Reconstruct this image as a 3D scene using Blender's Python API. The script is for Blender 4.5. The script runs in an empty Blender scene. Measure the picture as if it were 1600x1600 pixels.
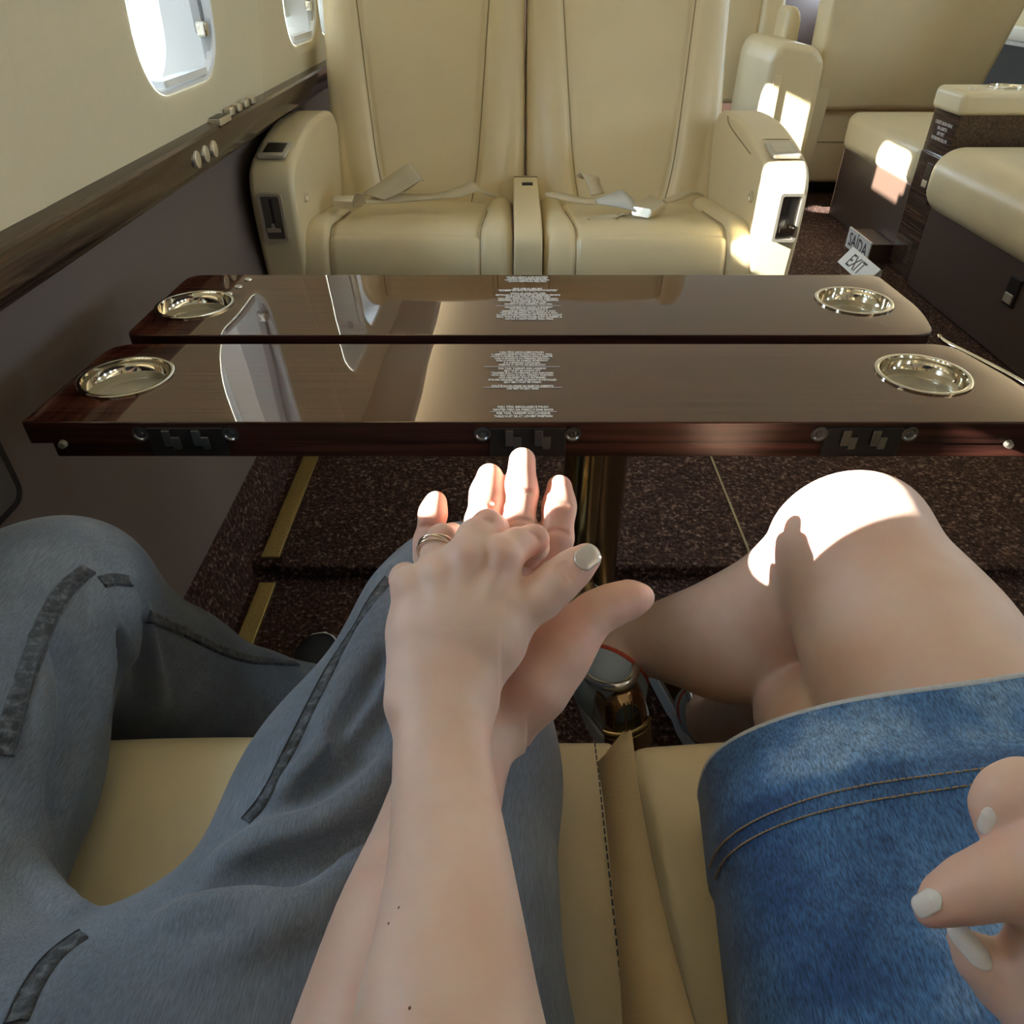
import bpy, bmesh, math, random
import numpy as np
from mathutils import Vector, Matrix
from mathutils.bvhtree import BVHTree

S = bpy.context.scene
COL = S.collection
rng = random.Random(7)

# ------------------------------------------------------------------ camera
CAM = Vector((0.0, 0.0, 1.10))
FPX = 1150.0                      # focal length in pixels of a 1600 px frame
PITCH = math.atan(860.0 / FPX)
FWD = Vector((0, math.cos(PITCH), -math.sin(PITCH)))
UPV = Vector((0, math.sin(PITCH), math.cos(PITCH)))
cam_d = bpy.data.cameras.new('camera')
cam_d.sensor_width = 36.0
cam_d.lens = 36.0 * FPX / 1600.0
cam_d.clip_start = 0.02
cam = bpy.data.objects.new('camera', cam_d)
COL.objects.link(cam)
cam.location = CAM
cam.rotation_euler = (math.pi / 2 - PITCH, 0, 0)
S.camera = cam

# ------------------------------------------------------------------ light
SUN_DIR = Vector((1.0, 0.20, -0.41)).normalized()
world = bpy.data.worlds.new('sky')
S.world = world
world.use_nodes = True
wn = world.node_tree.nodes
bg = wn['Background']
bg.inputs['Color'].default_value = (0.66, 0.83, 1.0, 1)
bg.inputs['Strength'].default_value = 15.0
sun_d = bpy.data.lights.new('sun', 'SUN')
sun_d.energy = 40.0
sun_d.angle = math.radians(0.55)
sun_d.color = (1.0, 0.95, 0.86)
sun = bpy.data.objects.new('sun', sun_d)
COL.objects.link(sun)
sun.rotation_euler = (-SUN_DIR).to_track_quat('Z', 'Y').to_euler()
sun.location = (-4, -1, 4)
S.view_settings.view_transform = 'Standard'
S.view_settings.look = 'None'
S.view_settings.gamma = 1.0
S.view_settings.use_curve_mapping = False
S.view_settings.exposure = 0.70
try:
    S.cycles.max_bounces = 14
    S.cycles.diffuse_bounces = 8
    S.cycles.glossy_bounces = 6
    S.cycles.transparent_max_bounces = 12
    S.cycles.sample_clamp_indirect = 8.0
    S.cycles.caustics_reflective = False
    S.cycles.caustics_refractive = False
except Exception:
    pass


def W(px, py, d):
    """world point seen at a pixel of the 1600 px frame, d metres deep along the view axis"""
    return CAM + d * (FWD + ((px - 800) / FPX) * Vector((1, 0, 0)) + ((800 - py) / FPX) * UPV)


# ------------------------------------------------------------------ materials
def nt(name):
    m = bpy.data.materials.new(name)
    m.use_nodes = True
    return m, m.node_tree.nodes, m.node_tree.links, m.node_tree.nodes['Principled BSDF']


def setp(b, **kw):
    for k, v in kw.items():
        k = k.replace('_', ' ')
        if k in b.inputs:
            b.inputs[k].default_value = v


def plain(name, col, rough=0.5, metal=0.0, noise=0.0, nscale=40.0, bump=0.0, bscale=300.0, bdist=0.002, **kw):
    m, n, l, b = nt(name)
    setp(b, Roughness=rough, Metallic=metal, **kw)
    b.inputs['Base Color'].default_value = (*col, 1)
    if noise or bump:
        tc = n.new('ShaderNodeTexCoord')
    if noise:
        t = n.new('ShaderNodeTexNoise'); t.inputs['Scale'].default_value = nscale
        t.inputs['Detail'].default_value = 4
        l.new(tc.outputs['Object'], t.inputs['Vector'])
        r = n.new('ShaderNodeMix'); r.data_type = 'RGBA'
        r.inputs[6].default_value = (*[c * (1 - noise) for c in col], 1)
        r.inputs[7].default_value = (*[min(1, c * (1 + noise)) for c in col], 1)
        l.new(t.outputs['Fac'], r.inputs[0]); l.new(r.outputs[2], b.inputs['Base Color'])
    if bump:
        t2 = n.new('ShaderNodeTexNoise'); t2.inputs['Scale'].default_value = bscale
        t2.inputs['Detail'].default_value = 3
        l.new(tc.outputs['Object'], t2.inputs['Vector'])
        bp = n.new('ShaderNodeBump'); bp.inputs['Strength'].default_value = bump
        bp.inputs['Distance'].default_value = bdist
        l.new(t2.outputs['Fac'], bp.inputs['Height']); l.new(bp.outputs['Normal'], b.inputs['Normal'])
    return m


def wood(name, c0, c1, sc=(0.8, 30, 30), rough=0.025, ior=2.0):
    m, n, l, b = nt(name)
    tc = n.new('ShaderNodeTexCoord'); mp = n.new('ShaderNodeMapping')
    mp.inputs['Scale'].default_value = sc
    l.new(tc.outputs['Object'], mp.inputs['Vector'])
    t = n.new('ShaderNodeTexNoise'); t.inputs['Scale'].default_value = 4; t.inputs['Detail'].default_value = 3
    t.inputs['Roughness'].default_value = 0.6
    l.new(mp.outputs['Vector'], t.inputs['Vector'])
    r = n.new('ShaderNodeValToRGB')
    r.color_ramp.elements[0].position = 0.36; r.color_ramp.elements[0].color = (*c0, 1)
    r.color_ramp.elements[1].position = 0.68; r.color_ramp.elements[1].color = (*c1, 1)
    l.new(t.outputs['Fac'], r.inputs['Fac']); l.new(r.outputs['Color'], b.inputs['Base Color'])
    setp(b, Roughness=rough, IOR=ior)
    b.inputs['Specular Tint'].default_value = (1.0, 0.85, 0.68, 1)
    return m


def carpet_mat():
    m, n, l, b = nt('brown_carpet')
    tc = n.new('ShaderNodeTexCoord')
    v = n.new('ShaderNodeTexVoronoi'); v.inputs['Scale'].default_value = 190
    mp = n.new('ShaderNodeMapping'); mp.inputs['Scale'].default_value = (1.0, 0.7, 1)
    l.new(tc.outputs['Object'], mp.inputs['Vector']); l.new(mp.outputs['Vector'], v.inputs['Vector'])
    t = n.new('ShaderNodeTexNoise'); t.inputs['Scale'].default_value = 105; t.inputs['Detail'].default_value = 3
    l.new(tc.outputs['Object'], t.inputs['Vector'])
    r = n.new('ShaderNodeValToRGB')
    e = r.color_ramp.elements
    e[0].position = 0.30; e[0].color = (0.030, 0.013, 0.009, 1)
    e[1].position = 0.76; e[1].color = (0.36, 0.25, 0.19, 1)
    e2 = e.new(0.56); e2.color = (0.090, 0.045, 0.033, 1)
    l.new(t.outputs['Fac'], r.inputs['Fac'])
    mx = n.new('ShaderNodeMix'); mx.data_type = 'RGBA'; mx.blend_type = 'MULTIPLY'
    mx.inputs[0].default_value = 0.7
    rr = n.new('ShaderNodeValToRGB')
    rr.color_ramp.elements[0].color = (1.25, 1.25, 1.25, 1); rr.color_ramp.elements[1].color = (0.35, 0.32, 0.30, 1)
    rr.color_ramp.elements[1].position = 0.7
    l.new(v.outputs['Distance'], rr.inputs['Fac'])
    l.new(r.outputs['Color'], mx.inputs[6]); l.new(rr.outputs['Color'], mx.inputs[7])
    l.new(mx.outputs[2], b.inputs['Base Color'])
    bp = n.new('ShaderNodeBump'); bp.inputs['Strength'].default_value = 0.7; bp.inputs['Distance'].default_value = 0.004
    l.new(v.outputs['Distance'], bp.inputs['Height']); bp.invert = True
    l.new(bp.outputs['Normal'], b.inputs['Normal'])
    setp(b, Roughness=0.95)
    b.inputs['Specular IOR Level'].default_value = 0.2
    return m


def fabric_mat(name, c0, c1, sx=500, rough=0.85):
    m, n, l, b = nt(name)
    tc = n.new('ShaderNodeTexCoord')
    w = n.new('ShaderNodeTexWave'); w.inputs['Scale'].default_value = sx / 6.28; w.bands_direction = 'Z'
    w.inputs['Distortion'].default_value = 2.0; w.inputs['Detail'].default_value = 2
    l.new(tc.outputs['Object'], w.inputs['Vector'])
    r = n.new('ShaderNodeMix'); r.data_type = 'RGBA'
    r.inputs[6].default_value = (*c0, 1); r.inputs[7].default_value = (*c1, 1)
    l.new(w.outputs['Fac'], r.inputs[0]); l.new(r.outputs[2], b.inputs['Base Color'])
    setp(b, Roughness=rough)
    return m


def denim_mat(name, c0, c1, c2, dirv, fade_scale=5.0, twill=900.0, weft=0.35, lo=0.35, hi=0.68, bump=0.4, tone_shift=False, grain=0.10):
    """c0 dark c1 mid c2 worn light; fine twill threads along dirv"""
    m, n, l, b = nt(name)
    tc = n.new('ShaderNodeTexCoord')
    mp = n.new('ShaderNodeMapping'); mp.inputs['Rotation'].default_value = dirv
    mp.inputs['Scale'].default_value = (1, grain, 1)
    l.new(tc.outputs['Object'], mp.inputs['Vector'])
    th = n.new('ShaderNodeTexNoise'); th.inputs['Scale'].default_value = twill; th.inputs['Detail'].default_value = 3
    l.new(mp.outputs['Vector'], th.inputs['Vector'])
    fd = n.new('ShaderNodeTexNoise'); fd.inputs['Scale'].default_value = fade_scale; fd.inputs['Detail'].default_value = 5
    fd.inputs['Roughness'].default_value = 0.62
    l.new(tc.outputs['Object'], fd.inputs['Vector'])
    r = n.new('ShaderNodeValToRGB'); e = r.color_ramp.elements
    e[0].position = lo; e[0].color = (*c0, 1); e[1].position = hi; e[1].color = (*c2, 1)
    em = e.new((lo + hi) / 2); em.color = (*c1, 1)
    if tone_shift:
        at = n.new('ShaderNodeAttribute'); at.attribute_name = 'tone_shift'
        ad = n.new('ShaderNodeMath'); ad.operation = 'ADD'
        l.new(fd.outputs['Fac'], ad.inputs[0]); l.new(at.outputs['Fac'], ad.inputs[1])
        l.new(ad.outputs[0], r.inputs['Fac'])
    else:
        l.new(fd.outputs['Fac'], r.inputs['Fac'])
    r2 = n.new('ShaderNodeValToRGB')
    r2.color_ramp.elements[0].position = 0.3; r2.color_ramp.elements[0].color = (1 - weft, 1 - weft, 1 - weft, 1)
    r2.color_ramp.elements[1].position = 0.7; r2.color_ramp.elements[1].color = (1 + weft, 1 + weft, 1 + weft, 1)
    l.new(th.outputs['Fac'], r2.inputs['Fac'])
    mx = n.new('ShaderNodeMix'); mx.data_type = 'RGBA'; mx.blend_type = 'MULTIPLY'; mx.inputs[0].default_value = 1
    l.new(r.outputs['Color'], mx.inputs[6]); l.new(r2.outputs['Color'], mx.inputs[7])
    l.new(mx.outputs[2], b.inputs['Base Color'])
    bp = n.new('ShaderNodeBump'); bp.inputs['Strength'].default_value = bump; bp.inputs['Distance'].default_value = 0.0006
    l.new(th.outputs['Fac'], bp.inputs['Height']); l.new(bp.outputs['Normal'], b.inputs['Normal'])
    setp(b, Roughness=0.85, Sheen_Weight=0.15)
    return m


def skin_mat(name, c0, c1, red):
    m, n, l, b = nt(name)
    tc = n.new('ShaderNodeTexCoord')
    t = n.new('ShaderNodeTexNoise'); t.inputs['Scale'].default_value = 22; t.inputs['Detail'].default_value = 4
    l.new(tc.outputs['Object'], t.inputs['Vector'])
    r = n.new('ShaderNodeValToRGB'); e = r.color_ramp.elements
    e[0].position = 0.35; e[0].color = (*c1, 1); e[1].position = 0.62; e[1].color = (*c0, 1)
    l.new(t.outputs['Fac'], r.inputs['Fac']); fm = n.new('ShaderNodeMix'); fm.data_type = 'RGBA'
    fa = n.new('ShaderNodeAttribute'); fa.attribute_name = 'flush'
    l.new(fa.outputs['Fac'], fm.inputs[0]); l.new(r.outputs['Color'], fm.inputs[6]); fm.inputs[7].default_value = (*red, 1)
    l.new(fm.outputs[2], b.inputs['Base Color'])
    v = n.new('ShaderNodeTexVoronoi'); v.inputs['Scale'].default_value = 900
    l.new(tc.outputs['Object'], v.inputs['Vector'])
    bp = n.new('ShaderNodeBump'); bp.inputs['Strength'].default_value = 0.12; bp.inputs['Distance'].default_value = 0.0004
    l.new(v.outputs['Distance'], bp.inputs['Height']); l.new(bp.outputs['Normal'], b.inputs['Normal'])
    setp(b, Roughness=0.5, Subsurface_Weight=0.35, Subsurface_Scale=0.006)
    b.inputs['Subsurface Radius'].default_value = (1.0, 0.30, 0.18)
    return m


def glass_mat():
    m, n, l, b = nt('window_acrylic')
    n.remove(b)
    out = n['Material Output']
    t = n.new('ShaderNodeBsdfTransparent'); t.inputs['Color'].default_value = (0.93, 0.97, 1.0, 1)
    g = n.new('ShaderNodeBsdfGlossy'); g.inputs['Roughness'].default_value = 0.02
    f = n.new('ShaderNodeFresnel'); f.inputs['IOR'].default_value = 1.3
    mx = n.new('ShaderNodeMixShader')
    l.new(f.outputs[0], mx.inputs[0]); l.new(t.outputs[0], mx.inputs[1]); l.new(g.outputs[0], mx.inputs[2])
    l.new(mx.outputs[0], out.inputs['Surface'])
    return m


def translucent_mat(name='translucent_sun_blocker', fac=0.25):
    m, n, l, b = nt(name)
    n.remove(b)
    d = n.new('ShaderNodeBsdfDiffuse'); d.inputs['Color'].default_value = (0.8, 0.8, 0.78, 1)
    t = n.new('ShaderNodeBsdfTranslucent'); t.inputs['Color'].default_value = (0.75, 0.73, 0.68, 1)
    mx = n.new('ShaderNodeMixShader'); mx.inputs[0].default_value = fac
    l.new(d.outputs[0], mx.inputs[1]); l.new(t.outputs[0], mx.inputs[2])
    l.new(mx.outputs[0], n['Material Output'].inputs['Surface'])
    return m


M = {}
M['sun_blocker'] = translucent_mat()
M['window_panel'] = translucent_mat('translucent_window_panel', 0.022)
M['cream_wall'] = plain('cream_wall_lining', (0.68, 0.605, 0.425), 0.75, noise=0.03, nscale=60, bump=0.08, bscale=260)
M['ceiling'] = plain('cream_ceiling_lining', (0.74, 0.69, 0.56), 0.8)
M['leather'] = plain('cream_leather', (0.66, 0.56, 0.355), 0.34, noise=0.05, nscale=9, bump=0.16, bscale=420, bdist=0.0012)
M['leather_seam'] = plain('leather_seam', (0.30, 0.23, 0.12), 0.6)
M['piping'] = plain('leather_piping', (0.62, 0.52, 0.33), 0.4)
M['belt'] = plain('belt_webbing', (0.52, 0.45, 0.31), 0.6, noise=0.12, nscale=300, bump=0.3, bscale=700)
M['belt_end'] = plain('belt_lining', (0.55, 0.55, 0.52), 0.6, noise=0.1, nscale=300)
M['tan_strap'] = plain('tan_leather_strap', (0.40, 0.30, 0.155), 0.55, noise=0.1, nscale=40, bump=0.2, bscale=350)
M['tan_leather'] = plain('tan_leather', (0.56, 0.44, 0.22), 0.42, noise=0.06, nscale=12, bump=0.16, bscale=420, bdist=0.0012)
M['wood'] = wood('dark_lacquered_wood', (0.014, 0.0035, 0.003), (0.115, 0.030, 0.019), sc=(0.35, 42, 42), ior=2.15)
M['wood_edge'] = wood('dark_wood_edge', (0.010, 0.004, 0.003), (0.05, 0.016, 0.011), rough=0.32, ior=1.38)
M['rail_wood'] = wood('rail_wood', (0.022, 0.012, 0.009), (0.085, 0.05, 0.034), sc=(30, 0.8, 30), rough=0.12, ior=1.55)
M['brown_panel'] = fabric_mat('brown_woven_panel', (0.105, 0.080, 0.069), (0.185, 0.146, 0.126), sx=900)
M['divan_base'] = plain('brown_divan_base', (0.06, 0.036, 0.026), 0.4, noise=0.15, nscale=60)
M['carpet'] = carpet_mat()
M['brass'] = plain('brass_strip', (0.55, 0.42, 0.16), 0.45, 1.0, noise=0.35, nscale=160, bump=0.6, bscale=220)
M['bronze'] = plain('polished_bronze', (0.55, 0.43, 0.20), 0.22, 1.0)
M['chrome'] = plain('polished_chrome', (0.78, 0.74, 0.64), 0.07, 1.0)
M['nickel'] = plain('brushed_nickel', (0.70, 0.64, 0.52), 0.36, 0.85)
M['dark_metal'] = plain('dark_metal', (0.03, 0.026, 0.024), 0.35, 0.6)
M['well'] = plain('brushed_well_floor', (0.60, 0.56, 0.47), 0.42, 0.5)
M['mole'] = plain('dark_mole', (0.20, 0.10, 0.075), 0.6)
M['hinge'] = plain('hinge_metal', (0.20, 0.19, 0.18), 0.3, 1.0)
M['black'] = plain('black_rubber', (0.012, 0.012, 0.012), 0.6)
M['white_plastic'] = plain('white_plastic', (0.86, 0.88, 0.89), 0.35)
M['grey_plastic'] = plain('grey_plastic', (0.55, 0.57, 0.58), 0.4)
M['print'] = plain('white_print', (0.72, 0.72, 0.72), 0.6)
M['ink'] = plain('black_ink', (0.02, 0.02, 0.02), 0.6)
M['sign'] = plain('grey_sign_plate', (0.62, 0.62, 0.60), 0.4)
M['glass'] = glass_mat()
M['jeans'] = denim_mat('grey_blue_denim', (0.098, 0.125, 0.170), (0.130, 0.163, 0.215), (0.185, 0.225, 0.285), (0, 0, -0.35), fade_scale=7, weft=0.25)
M['jeans_seam'] = denim_mat('jeans_seam_denim', (0.020, 0.024, 0.030), (0.05, 0.06, 0.075), (0.13, 0.155, 0.19), (0, 0, 0), fade_scale=140, weft=0.2)
M['thread'] = plain('stitch_thread', (0.33, 0.24, 0.15), 0.7)
M['dark_thread'] = plain('dark_stitch_thread', (0.05, 0.06, 0.075), 0.7)
M['skirt'] = denim_mat('blue_denim', (0.018, 0.066, 0.19), (0.060, 0.165, 0.37), (0.25, 0.41, 0.63), (0, 0, 0.06), fade_scale=11, weft=0.55, lo=0.32, hi=0.72, bump=0.9, twill=900, tone_shift=True, grain=0.2)
M['skirt_edge'] = plain('worn_denim_edge', (0.45, 0.50, 0.56), 0.9, noise=0.3, nscale=400)
M['skin_w'] = skin_mat('fair_skin', (0.71, 0.52, 0.44), (0.67, 0.465, 0.38), (0.66, 0.34, 0.28))
M['skin_m'] = skin_mat('fair_skin_warm', (0.68, 0.47, 0.385), (0.63, 0.41, 0.32), (0.64, 0.29, 0.22))
M['nail'] = plain('pale_nail_varnish', (0.70, 0.70, 0.70), 0.15)
M['nail_pearl'] = plain('pearl_nail_varnish', (0.62, 0.55, 0.50), 0.2, 0.35)
M['ring'] = plain('ring_silver', (0.80, 0.70, 0.58), 0.15, 1.0)
M['gold_leather'] = plain('gold_metallic_leather', (0.40, 0.26, 0.13), 0.17, 0.9, bump=0.25, bscale=45, bdist=0.004)
M['silver_trim'] = plain('silver_metallic_leather', (0.66, 0.66, 0.66), 0.2, 0.9)
M['sole'] = plain('white_rubber_sole', (0.62, 0.66, 0.70), 0.6)
M['heel_gold'] = plain('pale_gold_heel', (0.62, 0.48, 0.22), 0.2, 0.9)
M['sock'] = plain('blue_grey_sock', (0.33, 0.42, 0.50), 0.8)
M['red_trim'] = plain('red_lining', (0.42, 0.06, 0.03), 0.7)
M['lace'] = plain('beige_lace', (0.55, 0.50, 0.38), 0.7)
M['black_shoe'] = plain('black_shoe_leather', (0.012, 0.014, 0.02), 0.35)
M['shirt_m'] = plain('dark_shirt', (0.05, 0.06, 0.08), 0.9)
M['shirt_w'] = plain('pale_shirt', (0.5, 0.48, 0.45), 0.9)
M['hair'] = plain('brown_hair', (0.05, 0.03, 0.018), 0.6)


# ------------------------------------------------------------------ object helpers
def link(name, me, mat=None, parent=None):
    o = bpy.data.objects.new(name, me)
    COL.objects.link(o)
    if mat is not None:
        me.materials.append(M[mat] if isinstance(mat, str) else mat)
    if parent is not None:
        o.parent = parent
        o.matrix_parent_inverse = Matrix.Translation(-WL[parent.name])
    WL[o.name] = Vector((0, 0, 0)) + (WL[parent.name] * 0 if parent is not None else Vector((0, 0, 0)))
    return o


WL = {}          # world location of every parent (all mesh data is written in world coordinates)


def thing(name, label, cat, loc=(0, 0, 0), group=None):
    o = bpy.data.objects.new(name, None)
    COL.objects.link(o)
    o.empty_display_size = 0.05
    o.location = loc
    WL[o.name] = Vector(loc)
    o['label'] = label
    o['category'] = cat
    if group:
        o['group'] = group
    return o


def struct(o, label, cat='structure'):
    o['kind'] = 'structure'
    o['label'] = label
    o['category'] = cat
    return o


def mesh_np(name, V, F, smooth=True):
    me = bpy.data.meshes.new(name)
    V = np.asarray(V, dtype=np.float32); F = np.asarray(F, dtype=np.int32)
    me.vertices.add(len(V)); me.vertices.foreach_set('co', V.ravel())
    k = F.shape[1]
    me.loops.add(F.size); me.loops.foreach_set('vertex_index', F.ravel())
    me.polygons.add(len(F)); me.polygons.foreach_set('loop_start', np.arange(0, F.size, k, dtype=np.int32))
    me.update(calc_edges=True)
    if smooth:
        me.polygons.foreach_set('use_smooth', np.ones(len(F), dtype=bool))
    me.validate()
    return me


def bm_mesh(name, bm, smooth=False, angle=None):
    bmesh.ops.recalc_face_normals(bm, faces=bm.faces)
    me = bpy.data.meshes.new(name)
    bm.to_mesh(me); bm.free()
    if smooth or angle:
        me.polygons.foreach_set('use_smooth', np.ones(len(me.polygons), dtype=bool))
    if angle:
        try:
            me.set_sharp_from_angle(angle=math.radians(angle))
        except Exception:
            pass
    return me


def weighted(o):
    md = o.modifiers.new('weighted_normals', 'WEIGHTED_NORMAL')
    md.keep_sharp = True
    return o


def box_bm(x0, x1, y0, y1, z0, z1, bev=0.0, seg=3, mtx=None):
    bm = bmesh.new()
    bmesh.ops.create_cube(bm, size=1.0)
    for v in bm.verts:
        v.co = Vector((x0 + (v.co.x + .5) * (x1 - x0), y0 + (v.co.y + .5) * (y1 - y0), z0 + (v.co.z + .5) * (z1 - z0)))
    if bev:
        bmesh.ops.bevel(bm, geom=bm.edges[:], offset=bev, segments=seg, profile=0.5, affect='EDGES')
    if mtx is not None:
        bmesh.ops.transform(bm, matrix=mtx, verts=bm.verts)
    return bm


def box(name, mat, parent, x0, x1, y0, y1, z0, z1, bev=0.0, seg=3, mtx=None):
    o = link(name, bm_mesh(name, box_bm(x0, x1, y0, y1, z0, z1, bev, seg, mtx), angle=40 if bev else None), mat, parent)
    return weighted(o) if bev else o


def rrect(w, h, r, n=6):
    """rounded rectangle outline centred on the origin, counter-clockwise"""
    pts = []
    for cx, cy, a0 in ((w / 2 - r, h / 2 - r, 0), (-w / 2 + r, h / 2 - r, 90), (-w / 2 + r, -h / 2 + r, 180), (w / 2 - r, -h / 2 + r, 270)):
        for i in range(n + 1):
            a = math.radians(a0 + 90 * i / n)
            pts.append((cx + r * math.cos(a), cy + r * math.sin(a)))
    return pts


def prism(name, mat, parent, outline, z0, z1, mtx=None, bev=0.0, seg=2):
    bm = bmesh.new()
    vs = [bm.verts.new((x, y, z0)) for x, y in outline]
    f = bm.faces.new(vs)
    ex = bmesh.ops.extrude_face_region(bm, geom=[f])
    for v in ex['geom']:
        if isinstance(v, bmesh.types.BMVert):
            v.co.z = z1
    if bev:
        es = [e for e in bm.edges if abs(e.verts[0].co.z - e.verts[1].co.z) < 1e-6]
        bmesh.ops.bevel(bm, geom=es, offset=bev, segments=seg, profile=0.5, affect='EDGES')
    if mtx is not None:
        bmesh.ops.transform(bm, matrix=mtx, verts=bm.verts)
    return weighted(link(name, bm_mesh(name, bm, angle=35), mat, parent))


def tube_mesh(name, pts, rad, n=8, closed=False):
    P = [Vector(p) for p in pts]
    k = len(P)
    R = rad if isinstance(rad, (list, tuple)) else [rad] * k
    V, F = [], []
    prev = None
    for i, p in enumerate(P):
        a = P[(i - 1) % k] if (closed or i > 0) else P[i]
        b = P[(i + 1) % k] if (closed or i < k - 1) else P[i]
        t = (b - a).normalized()
        if prev is None:
            s = t.cross(Vector((0, 0, 1)))
            if s.length < 1e-3:
                s = t.cross(Vector((0, 1, 0)))
            s.normalize()
        else:
            s = (prev - t * prev.dot(t)).normalized()
        prev = s
        q = t.cross(s)
        for j in range(n):
            an = 2 * math.pi * j / n
            V.append(p + (s * math.cos(an) + q * math.sin(an)) * R[i])
    m = k if closed else k - 1
    for i in range(m):
        i2 = (i + 1) % k
        for j in range(n):
            j2 = (j + 1) % n
            F.append((i * n + j, i * n + j2, i2 * n + j2, i2 * n + j))
    me = mesh_np(name, [tuple(v) for v in V], F)
    return me


def tube(name, mat, parent, pts, rad, n=8, closed=False):
    return link(name, tube_mesh(name, pts, rad, n, closed), mat, parent)


def smooth_path(pts, n=8):
    """Catmull-Rom through the points"""
    P = [Vector(p) for p in pts]
    out = []
    for i in range(len(P) - 1):
        p0 = P[max(i - 1, 0)]; p1 = P[i]; p2 = P[i + 1]; p3 = P[min(i + 2, len(P) - 1)]
        for j in range(n):
            t = j / n
            out.append(0.5 * ((2 * p1) + (p2 - p0) * t + (2 * p0 - 5 * p1 + 4 * p2 - p3) * t * t + (-p0 + 3 * p1 - 3 * p2 + p3) * t ** 3))
    out.append(P[-1])
    return out


def ribbon(name, mat, parent, L, R, thick=0.002, n=6):
    """flat band between two smoothed edge polylines, with thickness"""
    A = smooth_path(L, n); B = smooth_path(R, n)
    V, F = [], []
    k = len(A)
    for i in range(k):
        t = (A[min(i + 1, k - 1)] - A[max(i - 1, 0)]).normalized()
        nn = t.cross(B[i] - A[i])
        nn = nn.normalized() if nn.length > 1e-6 else Vector((0, 0, 1))
        mid = [A[i].lerp(B[i], s) for s in (0, .5, 1)]
        for q in mid:
            V.append(q + nn * thick / 2)
        for q in reversed(mid):
            V.append(q - nn * thick / 2)
    for i in range(k - 1):
        for j in range(6):
            j2 = (j + 1) % 6
            F.append((i * 6 + j, i * 6 + j2, (i + 1) * 6 + j2, (i + 1) * 6 + j))
    F.append((0, 1, 4, 5)); F.append((1, 2, 3, 4))
    e = (k - 1) * 6
    F.append((e + 5, e + 4, e + 1, e)); F.append((e + 4, e + 3, e + 2, e + 1))
    return link(name, mesh_np(name, [tuple(v) for v in V], F), mat, parent)


def lathe(name, mat, parent, prof, centre, n=40, axis=None, caps=True):
    """prof: (radius, height) pairs revolved about z (or about axis) at centre"""
    rot = Matrix.Identity(3) if axis is None else Vector((0, 0, 1)).rotation_difference(Vector(axis)).to_matrix()
    V, F = [], []
    c = Vector(centre)
    for r, h in prof:
        for j in range(n):
            a = 2 * math.pi * j / n
            V.append(tuple(c + rot @ Vector((r * math.cos(a), r * math.sin(a), h))))
    for i in range(len(prof) - 1):
        for j in range(n):
            j2 = (j + 1) % n
            F.append((i * n + j, i * n + j2, (i + 1) * n + j2, (i + 1) * n + j))
    me = mesh_np(name, V, F)
    try:
        me.set_sharp_from_angle(angle=math.radians(45))
    except Exception:
        pass
    return link(name, me, mat, parent)


def text_obj(name, mat, parent, body, size, mtx, align='CENTER', spacing=1.0, bold=0.0, extrude=0.0003, sx=1.0):
    cu = bpy.data.curves.new(name, 'FONT')
    cu.body = body; cu.size = size; cu.align_x = align; cu.align_y = 'CENTER'
    cu.space_line = spacing; cu.offset = bold; cu.extrude = extrude; cu.resolution_u = 2
    o = bpy.data.objects.new(name + '_tmp', cu)
    COL.objects.link(o)
    bpy.context.view_layer.update()
    me = bpy.data.meshes.new_from_object(o.evaluated_get(bpy.context.evaluated_depsgraph_get()))
    bpy.data.objects.remove(o); bpy.data.curves.remove(cu)
    me.transform(mtx @ Matrix.Diagonal((sx, 1, 1, 1)))
    me.name = name
    me.materials.clear()
    return link(name, me, mat, parent)


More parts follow.
